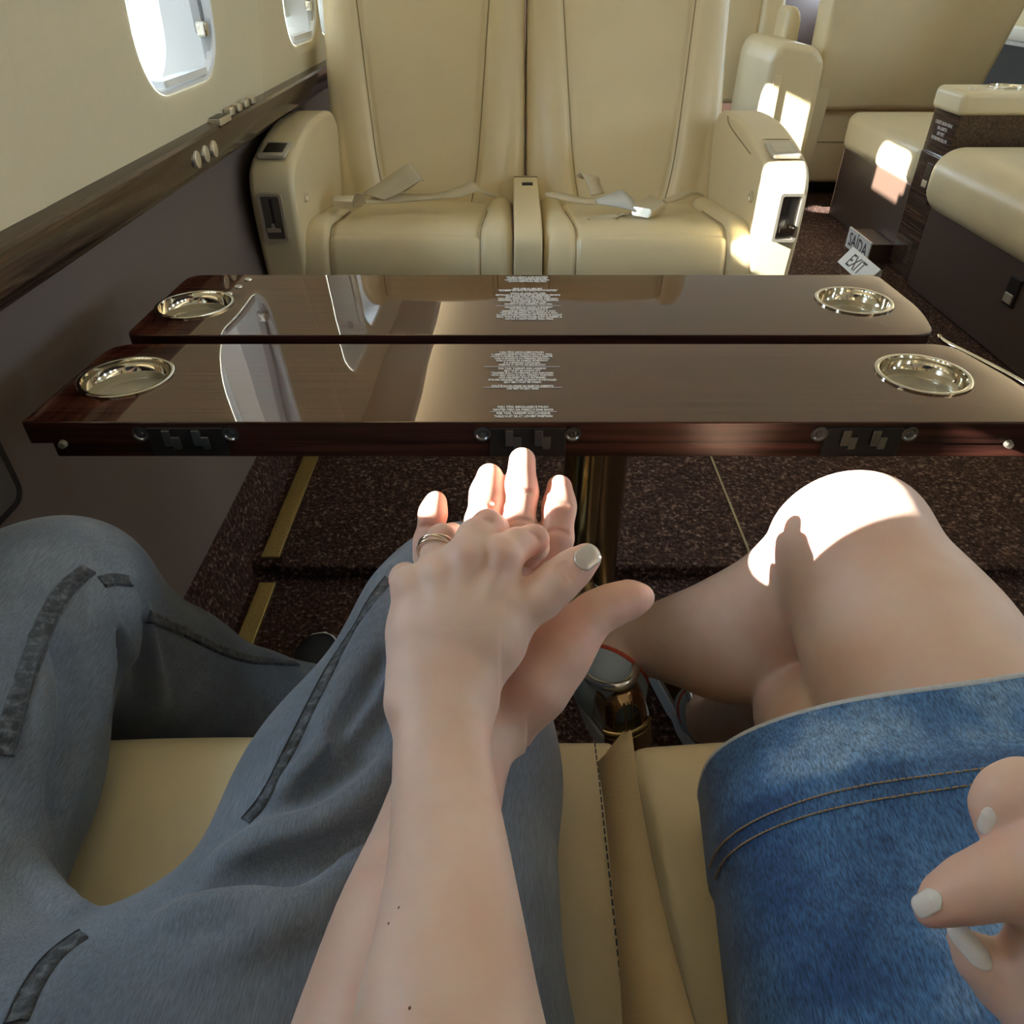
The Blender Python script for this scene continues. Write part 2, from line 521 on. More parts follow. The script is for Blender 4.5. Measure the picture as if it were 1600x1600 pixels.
# ------------------------------------------------------------------ implicit surfaces for bodies and cloth
class Vol:
    def __init__(self, h):
        self.h = h; self.pr = []

    def cone(self, a, b, ra, rb, k=0.008, flat=None, sub=False):
        """tapered capsule; flat=(direction, factor>1) thins it along a direction"""
        self.pr.append(('c', np.array(a, float), np.array(b, float), ra, rb, k, flat, sub))

    def chain(self, pts, k=0.008, flat=None):
        for (a, ra), (b, rb) in zip(pts[:-1], pts[1:]):
            self.cone(a, b, ra, rb, k, flat)

    def limb(self, pts, k=0.003, flat=None, n=5):
        """chain through smoothed joints and radii: no bumps at the joints"""
        P = smooth_path([p for p, r in pts], n)
        R = [v.x for v in smooth_path([(r, 0, 0) for p, r in pts], n)]
        self.chain(list(zip(P, R)), k, flat)

    def ball(self, c, r, k=0.008, axes=None, sub=False):
        """ellipsoid with radii r along axes (3 vectors) or x, y, z"""
        r = np.array((r, r, r) if np.isscalar(r) else r, float)
        A = np.eye(3) if axes is None else np.array([list(Vector(v).normalized()) for v in axes])
        self.pr.append(('e', np.array(c, float), A, r, None, k, None, sub))

    def bounds(self, p):
        if p[0] == 'c':
            _, a, b, ra, rb, k, _, _ = p
            m = max(ra, rb) + k + 3 * self.h
            return np.minimum(a, b) - m, np.maximum(a, b) + m
        _, c, A, r, _, k, _, _ = p
        m = np.abs(A.T) @ r + k + 3 * self.h
        return c - m, c + m

    def arrays(self, clip=None):
        h = self.h
        add = [p for p in self.pr if not p[-1]]
        lo = np.min([self.bounds(p)[0] for p in add], axis=0)
        hi = np.max([self.bounds(p)[1] for p in add], axis=0)
        n = np.ceil((hi - lo) / h).astype(int) + 1
        F = np.full(n, 0.03, dtype=np.float32)
        ax = [(lo[i] + h * np.arange(n[i])).astype(np.float32) for i in range(3)]
        for p in self.pr:
            b0, b1 = self.bounds(p)
            i0 = np.clip(np.floor((b0 - lo) / h).astype(int), 0, n - 1)
            i1 = np.clip(np.ceil((b1 - lo) / h).astype(int) + 1, 1, n)
            if np.any(i1 <= i0):
                continue
            sl = tuple(slice(i0[i], i1[i]) for i in range(3))
            X = ax[0][sl[0]][:, None, None]; Y = ax[1][sl[1]][None, :, None]; Z = ax[2][sl[2]][None, None, :]
            if p[0] == 'c':
                _, a, b, ra, rb, k, flat, sub = p
                ba = b - a; L2 = max(float(ba @ ba), 1e-12)
                px, py, pz = X - a[0], Y - a[1], Z - a[2]
                t = np.clip((px * ba[0] + py * ba[1] + pz * ba[2]) / L2, 0, 1)
                qx, qy, qz = px - t * ba[0], py - t * ba[1], pz - t * ba[2]
                d2 = qx * qx + qy * qy + qz * qz
                if flat is not None:
                    nv = np.array(flat[0], float); nv /= np.linalg.norm(nv)
                    dn = qx * nv[0] + qy * nv[1] + qz * nv[2]
                    d2 = d2 + dn * dn * (flat[1] ** 2 - 1)
                d = np.sqrt(d2) - (ra + (rb - ra) * t)
                if flat is not None:
                    d = d / (1 + 0.5 * (flat[1] - 1))
            else:
                _, c, A, r, _, k, flat, sub = p
                px, py, pz = X - c[0], Y - c[1], Z - c[2]
                q = [(px * A[i][0] + py * A[i][1] + pz * A[i][2]) for i in range(3)]
                k0 = np.sqrt(sum((q[i] / r[i]) ** 2 for i in range(3)))
                k1 = np.sqrt(sum((q[i] / r[i] ** 2) ** 2 for i in range(3))) + 1e-9
                d = k0 * (k0 - 1) / k1
            f = F[sl]
            if sub:
                d = -d
                hh = np.maximum(k - np.abs(f - d), 0) / k
                F[sl] = np.maximum(f, d) + hh * hh * k / 4
            else:
                hh = np.maximum(k - np.abs(f - d), 0) / k
                F[sl] = np.minimum(f, d) - hh * hh * k / 4
        return nets(F, lo, h)


def nets(F, lo, h):
    nx, ny, nz = F.shape
    ins = F < 0
    cnt = np.zeros((nx - 1, ny - 1, nz - 1), np.int8)
    for a in (0, 1):
        for b in (0, 1):
            for c in (0, 1):
                cnt += ins[a:nx - 1 + a, b:ny - 1 + b, c:nz - 1 + c]
    I, J, K = np.nonzero((cnt > 0) & (cnt < 8))
    acc = np.zeros((len(I), 3)); num = np.zeros(len(I))
    cs = [(a, b, c) for a in (0, 1) for b in (0, 1) for c in (0, 1)]
    val = {c: F[I + c[0], J + c[1], K + c[2]] for c in cs}
    for c in cs:
        for axis in range(3):
            if c[axis] == 0:
                c2 = list(c); c2[axis] = 1; c2 = tuple(c2)
                v0, v1 = val[c], val[c2]
                m = (v0 < 0) != (v1 < 0)
                t = np.where(m, v0 / np.where(m, v0 - v1, 1), 0)
                for q in range(3):
                    acc[:, q] += np.where(m, c[q] + (t if q == axis else 0), 0)
                num += m
    P = np.stack([I, J, K], 1) + acc / num[:, None]
    V = lo + P * h
    vid = np.full((nx - 1, ny - 1, nz - 1), -1, np.int64)
    vid[I, J, K] = np.arange(len(I))
    Fs = []
    for axis in range(3):
        sl0 = [slice(1, -1)] * 3; sl1 = [slice(1, -1)] * 3
        sl0[axis] = slice(0, -1); sl1[axis] = slice(1, None)
        a = ins[tuple(sl0)]; b = ins[tuple(sl1)]
        i, j, k = np.nonzero(a != b)
        flip = ~a[i, j, k]
        g = [i, j, k]
        for q in range(3):
            if q != axis:
                g[q] = g[q] + 1
        u, w = [(1, 2), (2, 0), (0, 1)][axis]

        def cell(du, dw):
            e = [g[0].copy(), g[1].copy(), g[2].copy()]
            e[u] = e[u] - du; e[w] = e[w] - dw
            return vid[e[0], e[1], e[2]]
        q4 = np.stack([cell(1, 1), cell(0, 1), cell(0, 0), cell(1, 0)], 1)
        q4[flip] = q4[flip][:, ::-1]
        Fs.append(q4)
    Fq = np.concatenate(Fs)
    Fq = Fq[(Fq >= 0).all(1)]
    return V, Fq


def relax(V, F, it=2, lam=0.5):
    e = np.concatenate([F[:, [0, 1]], F[:, [1, 2]], F[:, [2, 3]], F[:, [3, 0]]])
    e = np.concatenate([e, e[:, ::-1]])
    deg = np.bincount(e[:, 0], minlength=len(V)).astype(float)
    for _ in range(it):
        s = np.zeros_like(V)
        for q in range(3):
            s[:, q] = np.bincount(e[:, 0], weights=V[e[:, 1], q], minlength=len(V))
        V = V + lam * (s / np.maximum(deg, 1)[:, None] - V)
    return V


def join_arrays(parts):
    Vs, Fs, o = [], [], 0
    for V, F in parts:
        Vs.append(V); Fs.append(F + o); o += len(V)
    return np.concatenate(Vs), np.concatenate(Fs)


def add_attr(me, name, vals):
    at = me.attributes.new(name, 'FLOAT', 'POINT')
    at.data.foreach_set('value', np.asarray(vals, dtype=np.float32))


def flush_of(V, spots):
    f = np.zeros(len(V))
    for p, r, a in spots:
        d2 = ((V - np.array(p)) ** 2).sum(1)
        f = np.maximum(f, a * np.exp(-d2 / (r * r)))
    return f


def bvh_of(V, F):
    return BVHTree.FromPolygons([tuple(v) for v in V], [tuple(f) for f in F])


def hit(bvh, px, py):
    """where the line of sight through a pixel meets a surface: point and normal"""
    d = (W(px, py, 1.0) - CAM).normalized()
    loc, nrm, _, _ = bvh.ray_cast(CAM, d)
    if loc is None:
        loc, nrm, _, _ = bvh.find_nearest(W(px, py, 0.7))
    if nrm.dot(d) > 0:
        nrm = -nrm
    return loc, nrm

# ================================================================== the cabin shell
Y0, Y1 = -2.6, 7.2
XC = 1.0                                     # centre line of the cabin


def wall_x(z):
    zs = [0.80, 0.95, 1.15, 1.40, 1.60, 1.75]
    xs = [-0.632, -0.617, -0.607, -0.590, -0.545, -0.46]
    return float(np.interp(z, zs, xs))


ZB, ZT = 0.80, 1.62
WIN_Z, WIN_W, WIN_H, WIN_R = 1.19, 0.40, 0.57, 0.10
REVEAL = 0.12
PANE_W, PANE_H, PANE_R = 0.22, 0.445, 0.105
PANE_DZ = 0.0275
PANE_DY = -0.05


def lining(name, centres, mirror, parent):
    """upper wall lining with rounded window openings, one bay per window"""
    sgn = -1 if mirror else 1
    edges = [Y0] + [(a + b) / 2 for a, b in zip(centres[:-1], centres[1:])] + [Y1]
    V, F = [], []
    hole = rrect(WIN_W, WIN_H, WIN_R, 8)
    # hole outline pushed around so that the rectangle's corners fall on matching rays
    for c, e0, e1 in zip(centres, edges[:-1], edges[1:]):
        ring = [(c + p[0], WIN_Z + p[1]) for p in hole]
        n = len(ring)
        outer = []
        for y, z in ring:
            dy, dz = y - c, z - WIN_Z
            ty = ((e1 - c) / dy) if dy > 1e-9 else ((e0 - c) / dy if dy < -1e-9 else 1e9)
            tz = ((ZT - WIN_Z) / dz) if dz > 1e-9 else ((ZB - WIN_Z) / dz if dz < -1e-9 else 1e9)
            t = min(ty, tz)
            outer.append([c + dy * t, WIN_Z + dz * t])
        for cy, cz in ((e0, ZB), (e0, ZT), (e1, ZB), (e1, ZT)):
            i = min(range(n), key=lambda q: (outer[q][0] - cy) ** 2 + (outer[q][1] - cz) ** 2)
            outer[i] = [cy, cz]
        base = len(V)
        steps = 8
        for s in range(steps + 1):
            t = s / steps
            for (a, b), (p, q) in zip(ring, outer):
                y = a + (p - a) * t; z = b + (q - b) * t
                x = wall_x(z)
                if s == 0:
                    x -= 0.006
                V.append((x if not mirror else 2 * XC - x, y, z))
        for s in range(steps):
            for j in range(n):
                j2 = (j + 1) % n
                f = (base + s * n + j, base + s * n + j2, base + (s + 1) * n + j2, base + (s + 1) * n + j)
                F.append(f if not mirror else f[::-1])
    return link(name, mesh_np(name, V, F), 'cream_wall', parent)


def extrude_profile(name, mat, parent, prof, y0, y1, mirror=False, ny=2, smooth=True):
    V, F = [], []
    k = len(prof)
    for i in range(ny + 1):
        y = y0 + (y1 - y0) * i / ny
        for x, z in prof:
            V.append((x if not mirror else 2 * XC - x, y, z))
    for i in range(ny):
        for j in range(k - 1):
            f = (i * k + j, i * k + j + 1, (i + 1) * k + j + 1, (i + 1) * k + j)
            F.append(f if mirror else f[::-1])
    me = mesh_np(name, V, F, smooth)
    if smooth:
        try:
            me.set_sharp_from_angle(angle=math.radians(28))
        except Exception:
            pass
    return link(name, me, mat, parent)


LEFT_W = [-1.80, -0.70, 0.452, 1.63, 2.62, 3.03, 3.72, 4.60, 5.60]
RIGHT_W = [-1.80, -0.74, 0.33, 1.40, 2.45, 3.50, 4.62, 5.80]

wl = struct(thing('wall_left', '', ''), 'cream lined cabin wall with windows above a brown woven lower panel', 'wall')
lining('upper_lining', LEFT_W, False, wl)
LOWP = [(-0.572, 0.0), (-0.585, 0.05), (-0.612, 0.15), (-0.648, 0.33), (-0.672, 0.55), (-0.68, 0.70), (-0.68, 0.76)]
extrude_profile('lower_panel', 'brown_panel', wl, LOWP[2:], Y0, Y1)
wr = struct(thing('wall_right', '', ''), 'far right cabin wall with bright windows behind the divan', 'wall')
lining('upper_lining', RIGHT_W, True, wr)
extrude_profile('lower_panel', plain('dark_side_panel', (0.03, 0.034, 0.03), 0.5), wr, LOWP[2:], Y0, Y1, True)

cove = extrude_profile('baseboard_left', 'carpet', None, LOWP[:3], Y0, Y1)
struct(cove, 'carpeted cove where the brown side wall meets the floor', 'baseboard')
cove2 = extrude_profile('baseboard_right', 'carpet', None, LOWP[:3], Y0, Y1, True)
struct(cove2, 'carpeted cove along the right hand wall behind the divan', 'baseboard')

RAIL = [(-0.69, 0.742), (-0.652, 0.743), (-0.646, 0.746), (-0.645, 0.750), (-0.645, 0.762), (-0.640, 0.766), (-0.616, 0.769), (-0.609, 0.772), (-0.606, 0.778),
        (-0.602, 0.816), (-0.604, 0.824), (-0.609, 0.829), (-0.616, 0.831), (-0.640, 0.838), (-0.69, 0.840)]
rail = struct(thing('trim_1', '', ''), 'dark lacquered wood armrest ledge running along the left wall', 'trim')
extrude_profile('ledge', 'rail_wood', rail, RAIL, Y0, Y1)
rail2 = struct(extrude_profile('trim_2', 'white_plastic', None, RAIL, Y0, Y1, True), 'pale ledge under the right hand windows', 'trim')
# three round buttons on the ledge front and a small switch row on its top
for i, y in enumerate((1.53, 1.58, 1.63)):
    lathe('round_button', 'nickel', rail, [(0.0001, 0.004), (0.011, 0.0055), (0.015, 0.004), (0.0175, -0.004)], (-0.6035, y, 0.797), 20, axis=(1, 0, 0.0))
yb = 1.70
box('switch_frame', 'nickel', rail, -0.633, -0.603, yb, yb + 0.075, 0.827, 0.8395, 0.001)
box('switch_screen', 'dark_metal', rail, -0.630, -0.606, yb + 0.006, yb + 0.069, 0.836, 0.8405, 0.001)
for i in range(4):
    box('toggle_switch', 'nickel', rail, -0.628, -0.610, yb + 0.10 + i * 0.055, yb + 0.128 + i * 0.055, 0.83, 0.845, 0.003)

# ceiling
pr = [(wall_x(ZT), ZT)]
for i in range(1, 13):
    a = math.pi / 2 * i / 12
    pr.append((wall_x(ZT) + (XC - wall_x(ZT)) * (1 - math.cos(a)) * 1.0, ZT + 0.42 * math.sin(a)))
full = pr + [(2 * XC - x, z) for x, z in pr[-2::-1]]
ceil = extrude_profile('ceiling', 'ceiling', None, full, Y0, Y1)
struct(ceil, 'curved cream cabin ceiling', 'ceiling')
for nm, y, mt, lb in (('wall_front', Y1, 'divan_base', 'dark bulkhead closing the far end of the cabin'),
                      ('wall_back', Y0, 'cream_wall', 'cream bulkhead behind the seats')):
    bm = bmesh.new()
    out = [(x, z) for x, z in LOWP] + [(-0.632, 0.80)] + full + [(2.632, 0.80)] + [(2 * XC - x, z) for x, z in LOWP[::-1]]
    bm.faces.new([bm.verts.new((x, y, z)) for x, z in out])
    bmesh.ops.triangulate(bm, faces=bm.faces[:])
    struct(link(nm, bm_mesh(nm, bm), mt), lb, 'wall')

# added fill light: shielded glowing strips above the windows brighten the dark foreground
m_, n_, l_, b_ = nt('fill_glow')
b_.inputs['Emission Color'].default_value = (1.0, 0.94, 0.84, 1)
b_.inputs['Emission Strength'].default_value = 8.0
M['fill_glow'] = m_
for mir, lb in ((False, 'added fill light above the left windows, bounced off the ceiling'), (True, 'added fill light above the right windows, bounced off the ceiling')):
    cv = thing('fill_light', lb, 'light', (-0.45 if not mir else 2.45, 2.0, 1.60))
    extrude_profile('fill_shield', 'ceiling', cv, [(-0.545, 1.60), (-0.42, 1.615), (-0.375, 1.63), (-0.365, 1.655), (-0.372, 1.69), (-0.378, 1.655), (-0.42, 1.63), (-0.53, 1.625)], Y0 + 0.01, Y1 - 0.01, mir)
    extrude_profile('fill_strip', 'fill_glow', cv, [(-0.50, 1.636), (-0.43, 1.638)] if not mir else [(-0.43, 1.638), (-0.50, 1.636)], Y0 + 0.02, Y1 - 0.02, mir)

# floor: a low step runs across the cabin under the table
STEP_Y, STEP_Z = 1.235, 0.032
bm = bmesh.new()
prof = [(Y0, 0.0), (STEP_Y, 0.0), (STEP_Y + 0.004, STEP_Z - 0.008), (STEP_Y + 0.016, STEP_Z), (Y1, STEP_Z)]
rows = [[bm.verts.new((x, y, z)) for x in (-0.60, 2.60)] for y, z in prof]
for a, b in zip(rows[:-1], rows[1:]):
    bm.faces.new((a[0], a[1], b[1], b[0]))
fl = struct(thing('floor', '', ''), 'speckled dark brown carpet floor', 'floor')
link('carpet', bm_mesh('carpet', bm), 'carpet', fl)
box('brass_edging', 'brass', fl, -0.556, -0.520, Y0, STEP_Y - 0.03, -0.002, 0.006, 0.0015)
box('brass_edging', 'brass', fl, -0.560, -0.520, STEP_Y + 0.02, 3.2, STEP_Z - 0.002, STEP_Z + 0.006, 0.0015)
box('floor_seam', 'leather_seam', fl, 0.533, 0.538, STEP_Y + 0.02, 2.6, STEP_Z - 0.002, STEP_Z + 0.002)
box('step_nosing', 'carpet', fl, -0.515, 1.6, STEP_Y - 0.012, STEP_Y + 0.03, STEP_Z - 0.012, STEP_Z + 0.004, 0.006)


# windows: deep white reveal, pale outer panel with ringed oval pane, shade rail and latch
def window(idx, c, mirror, detail, lb):
    PANE_W = 0.155 if c == 0.452 and not mirror else (0.34 if c == 3.03 else 0.22)
    PANE_R = min(0.105, PANE_W / 2 - 0.005) if c != 3.03 else 0.07
    w = struct(thing('window_%d' % idx, '', ''), lb, 'window')
    mx = lambda x: x if not mirror else 2 * XC - x
    zc = WIN_Z
    rings = []

    def ring(pts, x_of):
        return [(mx(x_of(z)), y, z) for y, z in pts]
    h0 = [(c + p[0], zc + p[1]) for p in rrect(WIN_W, WIN_H, WIN_R, 8)]
    h1 = [(c + p[0], zc + p[1]) for p in rrect(WIN_W - 0.012, WIN_H - 0.012, WIN_R - 0.006, 8)]
    h2 = [(c + p[0], zc + p[1]) for p in rrect(WIN_W + 0.05, WIN_H + 0.02, WIN_R - 0.006, 8)]
    h4 = [(c + PANE_DY + p[0], zc + PANE_DZ + p[1]) for p in rrect(PANE_W + 0.05, PANE_H + 0.05, PANE_R + 0.02, 8)]
    h5 = [(c + PANE_DY + p[0], zc + PANE_DZ + p[1]) for p in rrect(PANE_W + 0.03, PANE_H + 0.03, PANE_R + 0.01, 8)]
    h6 = [(c + PANE_DY + p[0], zc + PANE_DZ + p[1]) for p in rrect(PANE_W, PANE_H, PANE_R, 8)]
    n = len(h0)
    xo = lambda z: wall_x(z) - REVEAL

    def loft(name, mat, rs):
        V = [p for r in rs for p in r]
        F = [(i * n + j, i * n + (j + 1) % n, (i + 1) * n + (j + 1) % n, (i + 1) * n + j) for i in range(len(rs) - 1) for j in range(n)]
        if mirror:
            F = [f[::-1] for f in F]
        me = mesh_np(name, V, F)
        try:
            me.set_sharp_from_angle(angle=math.radians(40))
        except Exception:
            pass
        return link(name, me, mat, w)
    loft('reveal', 'white_plastic', [ring(h0, lambda z: wall_x(z) - 0.004), ring(h1, lambda z: wall_x(z) - 0.008),
                                     ring(h1, lambda z: wall_x(z) - 0.020), ring(h2, lambda z: wall_x(z) - 0.024), ring(h2, xo)])
    loft('outer_panel', 'window_panel', [ring(h2, xo), ring(h4, lambda z: xo(z) - 0.004), ring(h4, lambda z: xo(z) + 0.004), ring(h5, lambda z: xo(z) + 0.004),
                                          ring(h5, lambda z: xo(z) - 0.014), ring(h6, lambda z: xo(z) - 0.018), ring(h6, lambda z: xo(z) - 0.035)])
    bm = bmesh.new()
    bm.faces.new([bm.verts.new(p) for p in ring(h6, lambda z: xo(z) - 0.03)])
    link('pane', bm_mesh('pane', bm), 'glass', w)
    pl = bpy.data.lights.new('daylight_portal', 'AREA')
    pl.shape = 'RECTANGLE'; pl.size = PANE_W; pl.size_y = PANE_H
    pl.cycles.is_portal = True
    po = bpy.data.objects.new('daylight_portal', pl); COL.objects.link(po)
    po.location = (mx(wall_x(zc) - REVEAL - 0.034), c + PANE_DY, zc + PANE_DZ)
    po.rotation_euler = (math.pi / 2, 0, (-1 if not mirror else 1) * math.pi / 2)
    xb = mx(wall_x(1.3) - REVEAL)
    if c == 0.452 and not mirror:
        # added unseen panel over the upper pane, keeps the sun off the table
        box('sun_blocker', 'sun_blocker', w, xb + 0.008, xb + 0.011, c - 0.19, c + 0.19, 1.175, 1.47)
    if c == 2.62:
        box('sun_blocker', 'sun_blocker', w, xb + 0.008, xb + 0.011, c - 0.19, c + 0.19, 0.96, 1.47)  # added panel, stops a sun patch on the left seat back
    if c == 3.03:
        box('sun_blocker', 'sun_blocker', w, xb + 0.008, xb + 0.011, c - 0.19, c + 0.19, 0.91, 1.235)  # added unseen panel over the lower pane, trims the divan's sun patch
    if detail:
        yr = c + WIN_W / 2 - 0.012
        # shade guide down the forward side of the opening, sill strip and the spring latch
        prism('shade_guide', 'grey_plastic', w, [(-0.008, -0.012), (0.008, -0.012), (0.008, 0.012), (-0.008, 0.012)], 0.98, 1.46,
              Matrix.Translation((-0.648, yr + 0.012, 0)), 0.002)
        prism('sill_strip', 'white_plastic', w, [(-0.012, -0.006), (0.012, -0.006), (0.012, 0.006), (-0.012, 0.006)], c - 0.10, c + 0.13,
              Matrix.Translation((-0.640, 0, zc - WIN_H / 2 + 0.016)) @ Matrix.Rotation(-math.pi / 2, 4, 'X'), 0.002)
        box('latch', 'chrome', w, -0.648, -0.626, yr - 0.020, yr + 0.004, 0.975, 1.003, 0.005)
        box('latch_stem', 'grey_plastic', w, -0.645, -0.630, yr - 0.012, yr + 0.000, 0.922, 0.978, 0.003)
    return w


k = 1
for c in LEFT_W:
    lb = {1.63: 'bright rounded cabin window with a latch in its lower corner', 2.62: 'window half hidden behind the left seat back'}.get(c, 'left side cabin window outside the view')
    window(k, c, False, c in (1.63, 2.62), lb)
    k += 1
for c in RIGHT_W:
    lb = {4.62: 'right side window beside the single seat'}.get(c, 'right side cabin window outside the view')
    window(k, c, True, False, lb)
    k += 1

# dark framed recess on the side wall left of the table
pk = thing('side_pocket', 'dark framed pocket on the side wall beside the near table leaf', 'pocket', (-0.672, 0.70, 0.56))
mt = Matrix.Translation((-0.664, 0.66, 0.585)) @ Matrix.Rotation(math.radians(90), 4, 'Y') @ Matrix.Rotation(math.radians(90), 4, 'Z')
prism('pocket_frame', 'black', pk, rrect(0.30, 0.13, 0.025), -0.014, 0.010, mt, 0.004)
prism('pocket_panel', plain('pocket_grey', (0.09, 0.085, 0.08), 0.6), pk, rrect(0.27, 0.105, 0.018), 0.0, 0.0125, mt, 0.002)

# ================================================================== folding table
TZ = 0.68
TH = 0.0275
tab = thing('folding_table', 'dark glossy wooden table of two long leaves with steel cup wells, between the facing seats', 'table', (0.03, 0.98, STEP_Z))


def leaf(outline, cups, nm, z0=TZ - TH, z1=TZ, lab=None):
    """a lacquered slab with round wells cut through it"""
    bm = bmesh.new()
    seg = 40
    for zz in (z1,):
        pass
    ov = [bm.verts.new((x, y, z1)) for x, y in outline]
    oe = [bm.edges.new((ov[i], ov[(i + 1) % len(ov)])) for i in range(len(ov))]
    ce = []
    for cx, cy, r in cups:
        cv = [bm.verts.new((cx + r * math.cos(2 * math.pi * j / seg), cy + r * math.sin(2 * math.pi * j / seg), z1)) for j in range(seg)]
        ce += [bm.edges.new((cv[i], cv[(i + 1) % seg])) for i in range(seg)]
    bmesh.ops.triangle_fill(bm, use_beauty=True, use_dissolve=False, edges=oe + ce)
    bm.normal_update()
    for f in bm.faces:
        if f.normal.z < 0:
            f.normal_flip()
    top = bm.faces[:]
    # walls by extruding the border down
    be = [e for e in bm.edges if len(e.link_faces) == 1]
    ex = bmesh.ops.extrude_edge_only(bm, edges=be)
    nv = [v for v in ex['geom'] if isinstance(v, bmesh.types.BMVert)]
    for v in nv:
        v.co.z = z0
    ne = [e for e in ex['geom'] if isinstance(e, bmesh.types.BMEdge)]
    bmesh.ops.triangle_fill(bm, use_beauty=True, use_dissolve=False, edges=[e for e in bm.edges if e.verts[0].co.z == z0 and e.verts[1].co.z == z0] or ne)
    edges = [e for e in bm.edges if len(e.link_faces) == 2 and abs(e.verts[0].co.z - z1) < 1e-6 and abs(e.verts[1].co.z - z1) < 1e-6
             and e.calc_face_angle(0) > 1.2]
    bmesh.ops.bevel(bm, geom=edges, offset=0.0022, segments=3, profile=0.5, affect='EDGES')
    bm.normal_update()
    for f in bm.faces:
        f.material_index = 1 if abs(f.normal.z) < 0.75 else 0
    o = weighted(link(nm, bm_mesh(nm, bm, angle=40), 'wood', tab))
    o.data.materials.append(M['wood_edge'])
    if lab:
        o['label'] = lab
    for cx, cy, r in cups:
        lathe('cup_well', 'chrome', o, [(r + 0.0035, z1 + 0.0004), (r + 0.0035, z1 + 0.0022), (r + 0.001, z1 + 0.003), (r - 0.0022, z1 + 0.0022), (r - 0.003, z1 - 0.002),
                                        (r - 0.003, z1 - 0.014), (r - 0.0045, z1 - 0.0155), (r - 0.0045, z1 - 0.0175), (r - 0.003, z1 - 0.019), (r - 0.003, z1 - 0.026), (r - 0.006, z1 - 0.028)],
              (cx, cy, 0), 56)
        lathe('well_floor', 'well', o, [(r - 0.003, z1 - 0.0262), (r - 0.012, z1 - 0.0268), (0.0005, z1 - 0.0268)], (cx, cy, 0), 48)
    return o


def round_poly(pts, rs, n=6):
    out = []
    k = len(pts)
    for i in range(k):
        p0 = Vector((*pts[i - 1], 0)); p = Vector((*pts[i], 0)); p1 = Vector((*pts[(i + 1) % k], 0))
        r = rs[i]
        if r < 1e-4:
            out.append((p.x, p.y)); continue
        a = p + (p0 - p).normalized() * r; b = p + (p1 - p).normalized() * r
        for j in range(n + 1):
            t = j / n
            q = a * (1 - t) ** 2 + p * 2 * t * (1 - t) + b * t * t
            out.append((q.x, q.y))
    return out


near_o = round_poly([(-0.560, 0.732), (0.618, 0.732), (0.640, 0.800), (0.600, 0.948), (-0.548, 0.948)], [0.004, 0.004, 0.06, 0.03, 0.035])
far_o = round_poly([(-0.545, 0.976), (0.594, 0.976), (0.618, 1.06), (0.612, 1.226), (-0.540, 1.226)], [0.02, 0.03, 0.05, 0.02, 0.03])
CR = 0.0545
nl = leaf(near_o, [(-0.487, 0.846, CR), (0.522, 0.853, CR)], 'table_leaf', lab='near table leaf with white printed notices and hinges')
fl_ = leaf(far_o, [(-0.485, 1.090, CR), (0.528, 1.106, CR)], 'table_leaf', lab='far table leaf with white printed notices')
lo_o = round_poly([(-0.536, 0.734), (0.612, 0.734), (0.612, 0.93), (-0.536, 0.93)], [0.004] * 4)
prism('folded_leaf', 'wood_edge', tab, lo_o, TZ - 0.0475, TZ - TH - 0.0008, None, 0.0016)
lo2 = round_poly([(-0.53, 0.985), (0.60, 0.985), (0.60, 1.215), (-0.53, 1.215)], [0.004] * 4)
prism('folded_leaf', 'wood_edge', tab, lo2, TZ - 0.0475, TZ - TH - 0.0008, None, 0.0016)
# chrome edge strip along the aisle end
tube('edge_strip', 'chrome', tab, smooth_path([(0.6525, 0.775, TZ - 0.006), (0.648, 0.83, TZ - 0.006), (0.628, 0.90, TZ - 0.006), (0.606, 0.965, TZ - 0.006), (0.615, 1.0, TZ - 0.012)], 6), 0.0035, 8)
# brass hinge screws in the leaf edge
for x in (-0.52, 0.575):
    lathe('pin', 'nickel', tab, [(0.0001, 0.006), (0.004, 0.006), (0.005, 0.0)], (x, 0.7315, TZ - TH), 12, axis=(0, -1, 0))
# hinges let into the front edge: plate, two knuckle arms, screw cups
for hx in (-0.375, 0.018, 0.405):
    hg = box('hinge', 'dark_metal', tab, hx - 0.044, hx + 0.044, 0.7298, 0.735, TZ - 0.0435, TZ - 0.0065, 0.001)
    for dx in (-0.026, 0.008):
        box('knuckle', 'hinge', hg, hx + dx, hx + dx + 0.0095, 0.7265, 0.732, TZ - 0.029, TZ - 0.0085, 0.0008)
        box('knuckle', 'hinge', hg, hx + dx + 0.0095, hx + dx + 0.0185, 0.7265, 0.732, TZ - 0.033, TZ - 0.017, 0.0008)
    for dx in (-0.052, 0.052):
        lathe('screw_cup', 'hinge', hg, [(0.0095, 0.0), (0.0095, 0.0022), (0.0075, 0.0022), (0.006, 0.0006), (0.0038, 0.0006), (0.003, 0.0022), (0.0001, 0.0018)], (hx + dx, 0.7318, TZ - 0.0145), 18, axis=(0, -1, 0))
# three pale pips on the far leaf's corner
for i in range(3):
    lathe('pip', 'nickel', fl_, [(0.0065, 0.0), (0.006, 0.002), (0.0001, 0.0025)], (-0.447 + i * 0.006, 1.135 + i * 0.033, TZ), 12)

# pedestal
ped = lathe('pedestal_column', 'bronze', tab, [(0.026, TZ - 0.05), (0.026, 0.28), (0.028, 0.16), (0.036, 0.10), (0.050, 0.055), (0.055, STEP_Z + 0.006), (0.056, STEP_Z)], (0.118, 0.985, 0), 40)
lathe('pedestal_column', plain('dark_bronze', (0.34, 0.25, 0.14), 0.25, 1.0), tab, [(0.056, TZ - 0.05), (0.056, 0.10), (0.062, 0.07), (0.063, STEP_Z)], (0.150, 1.11, 0), 40)
box('pedestal_box', 'wood_edge', tab, 0.0, 0.24, 0.94, 1.20, TZ - 0.095, TZ - 0.05, 0.004)

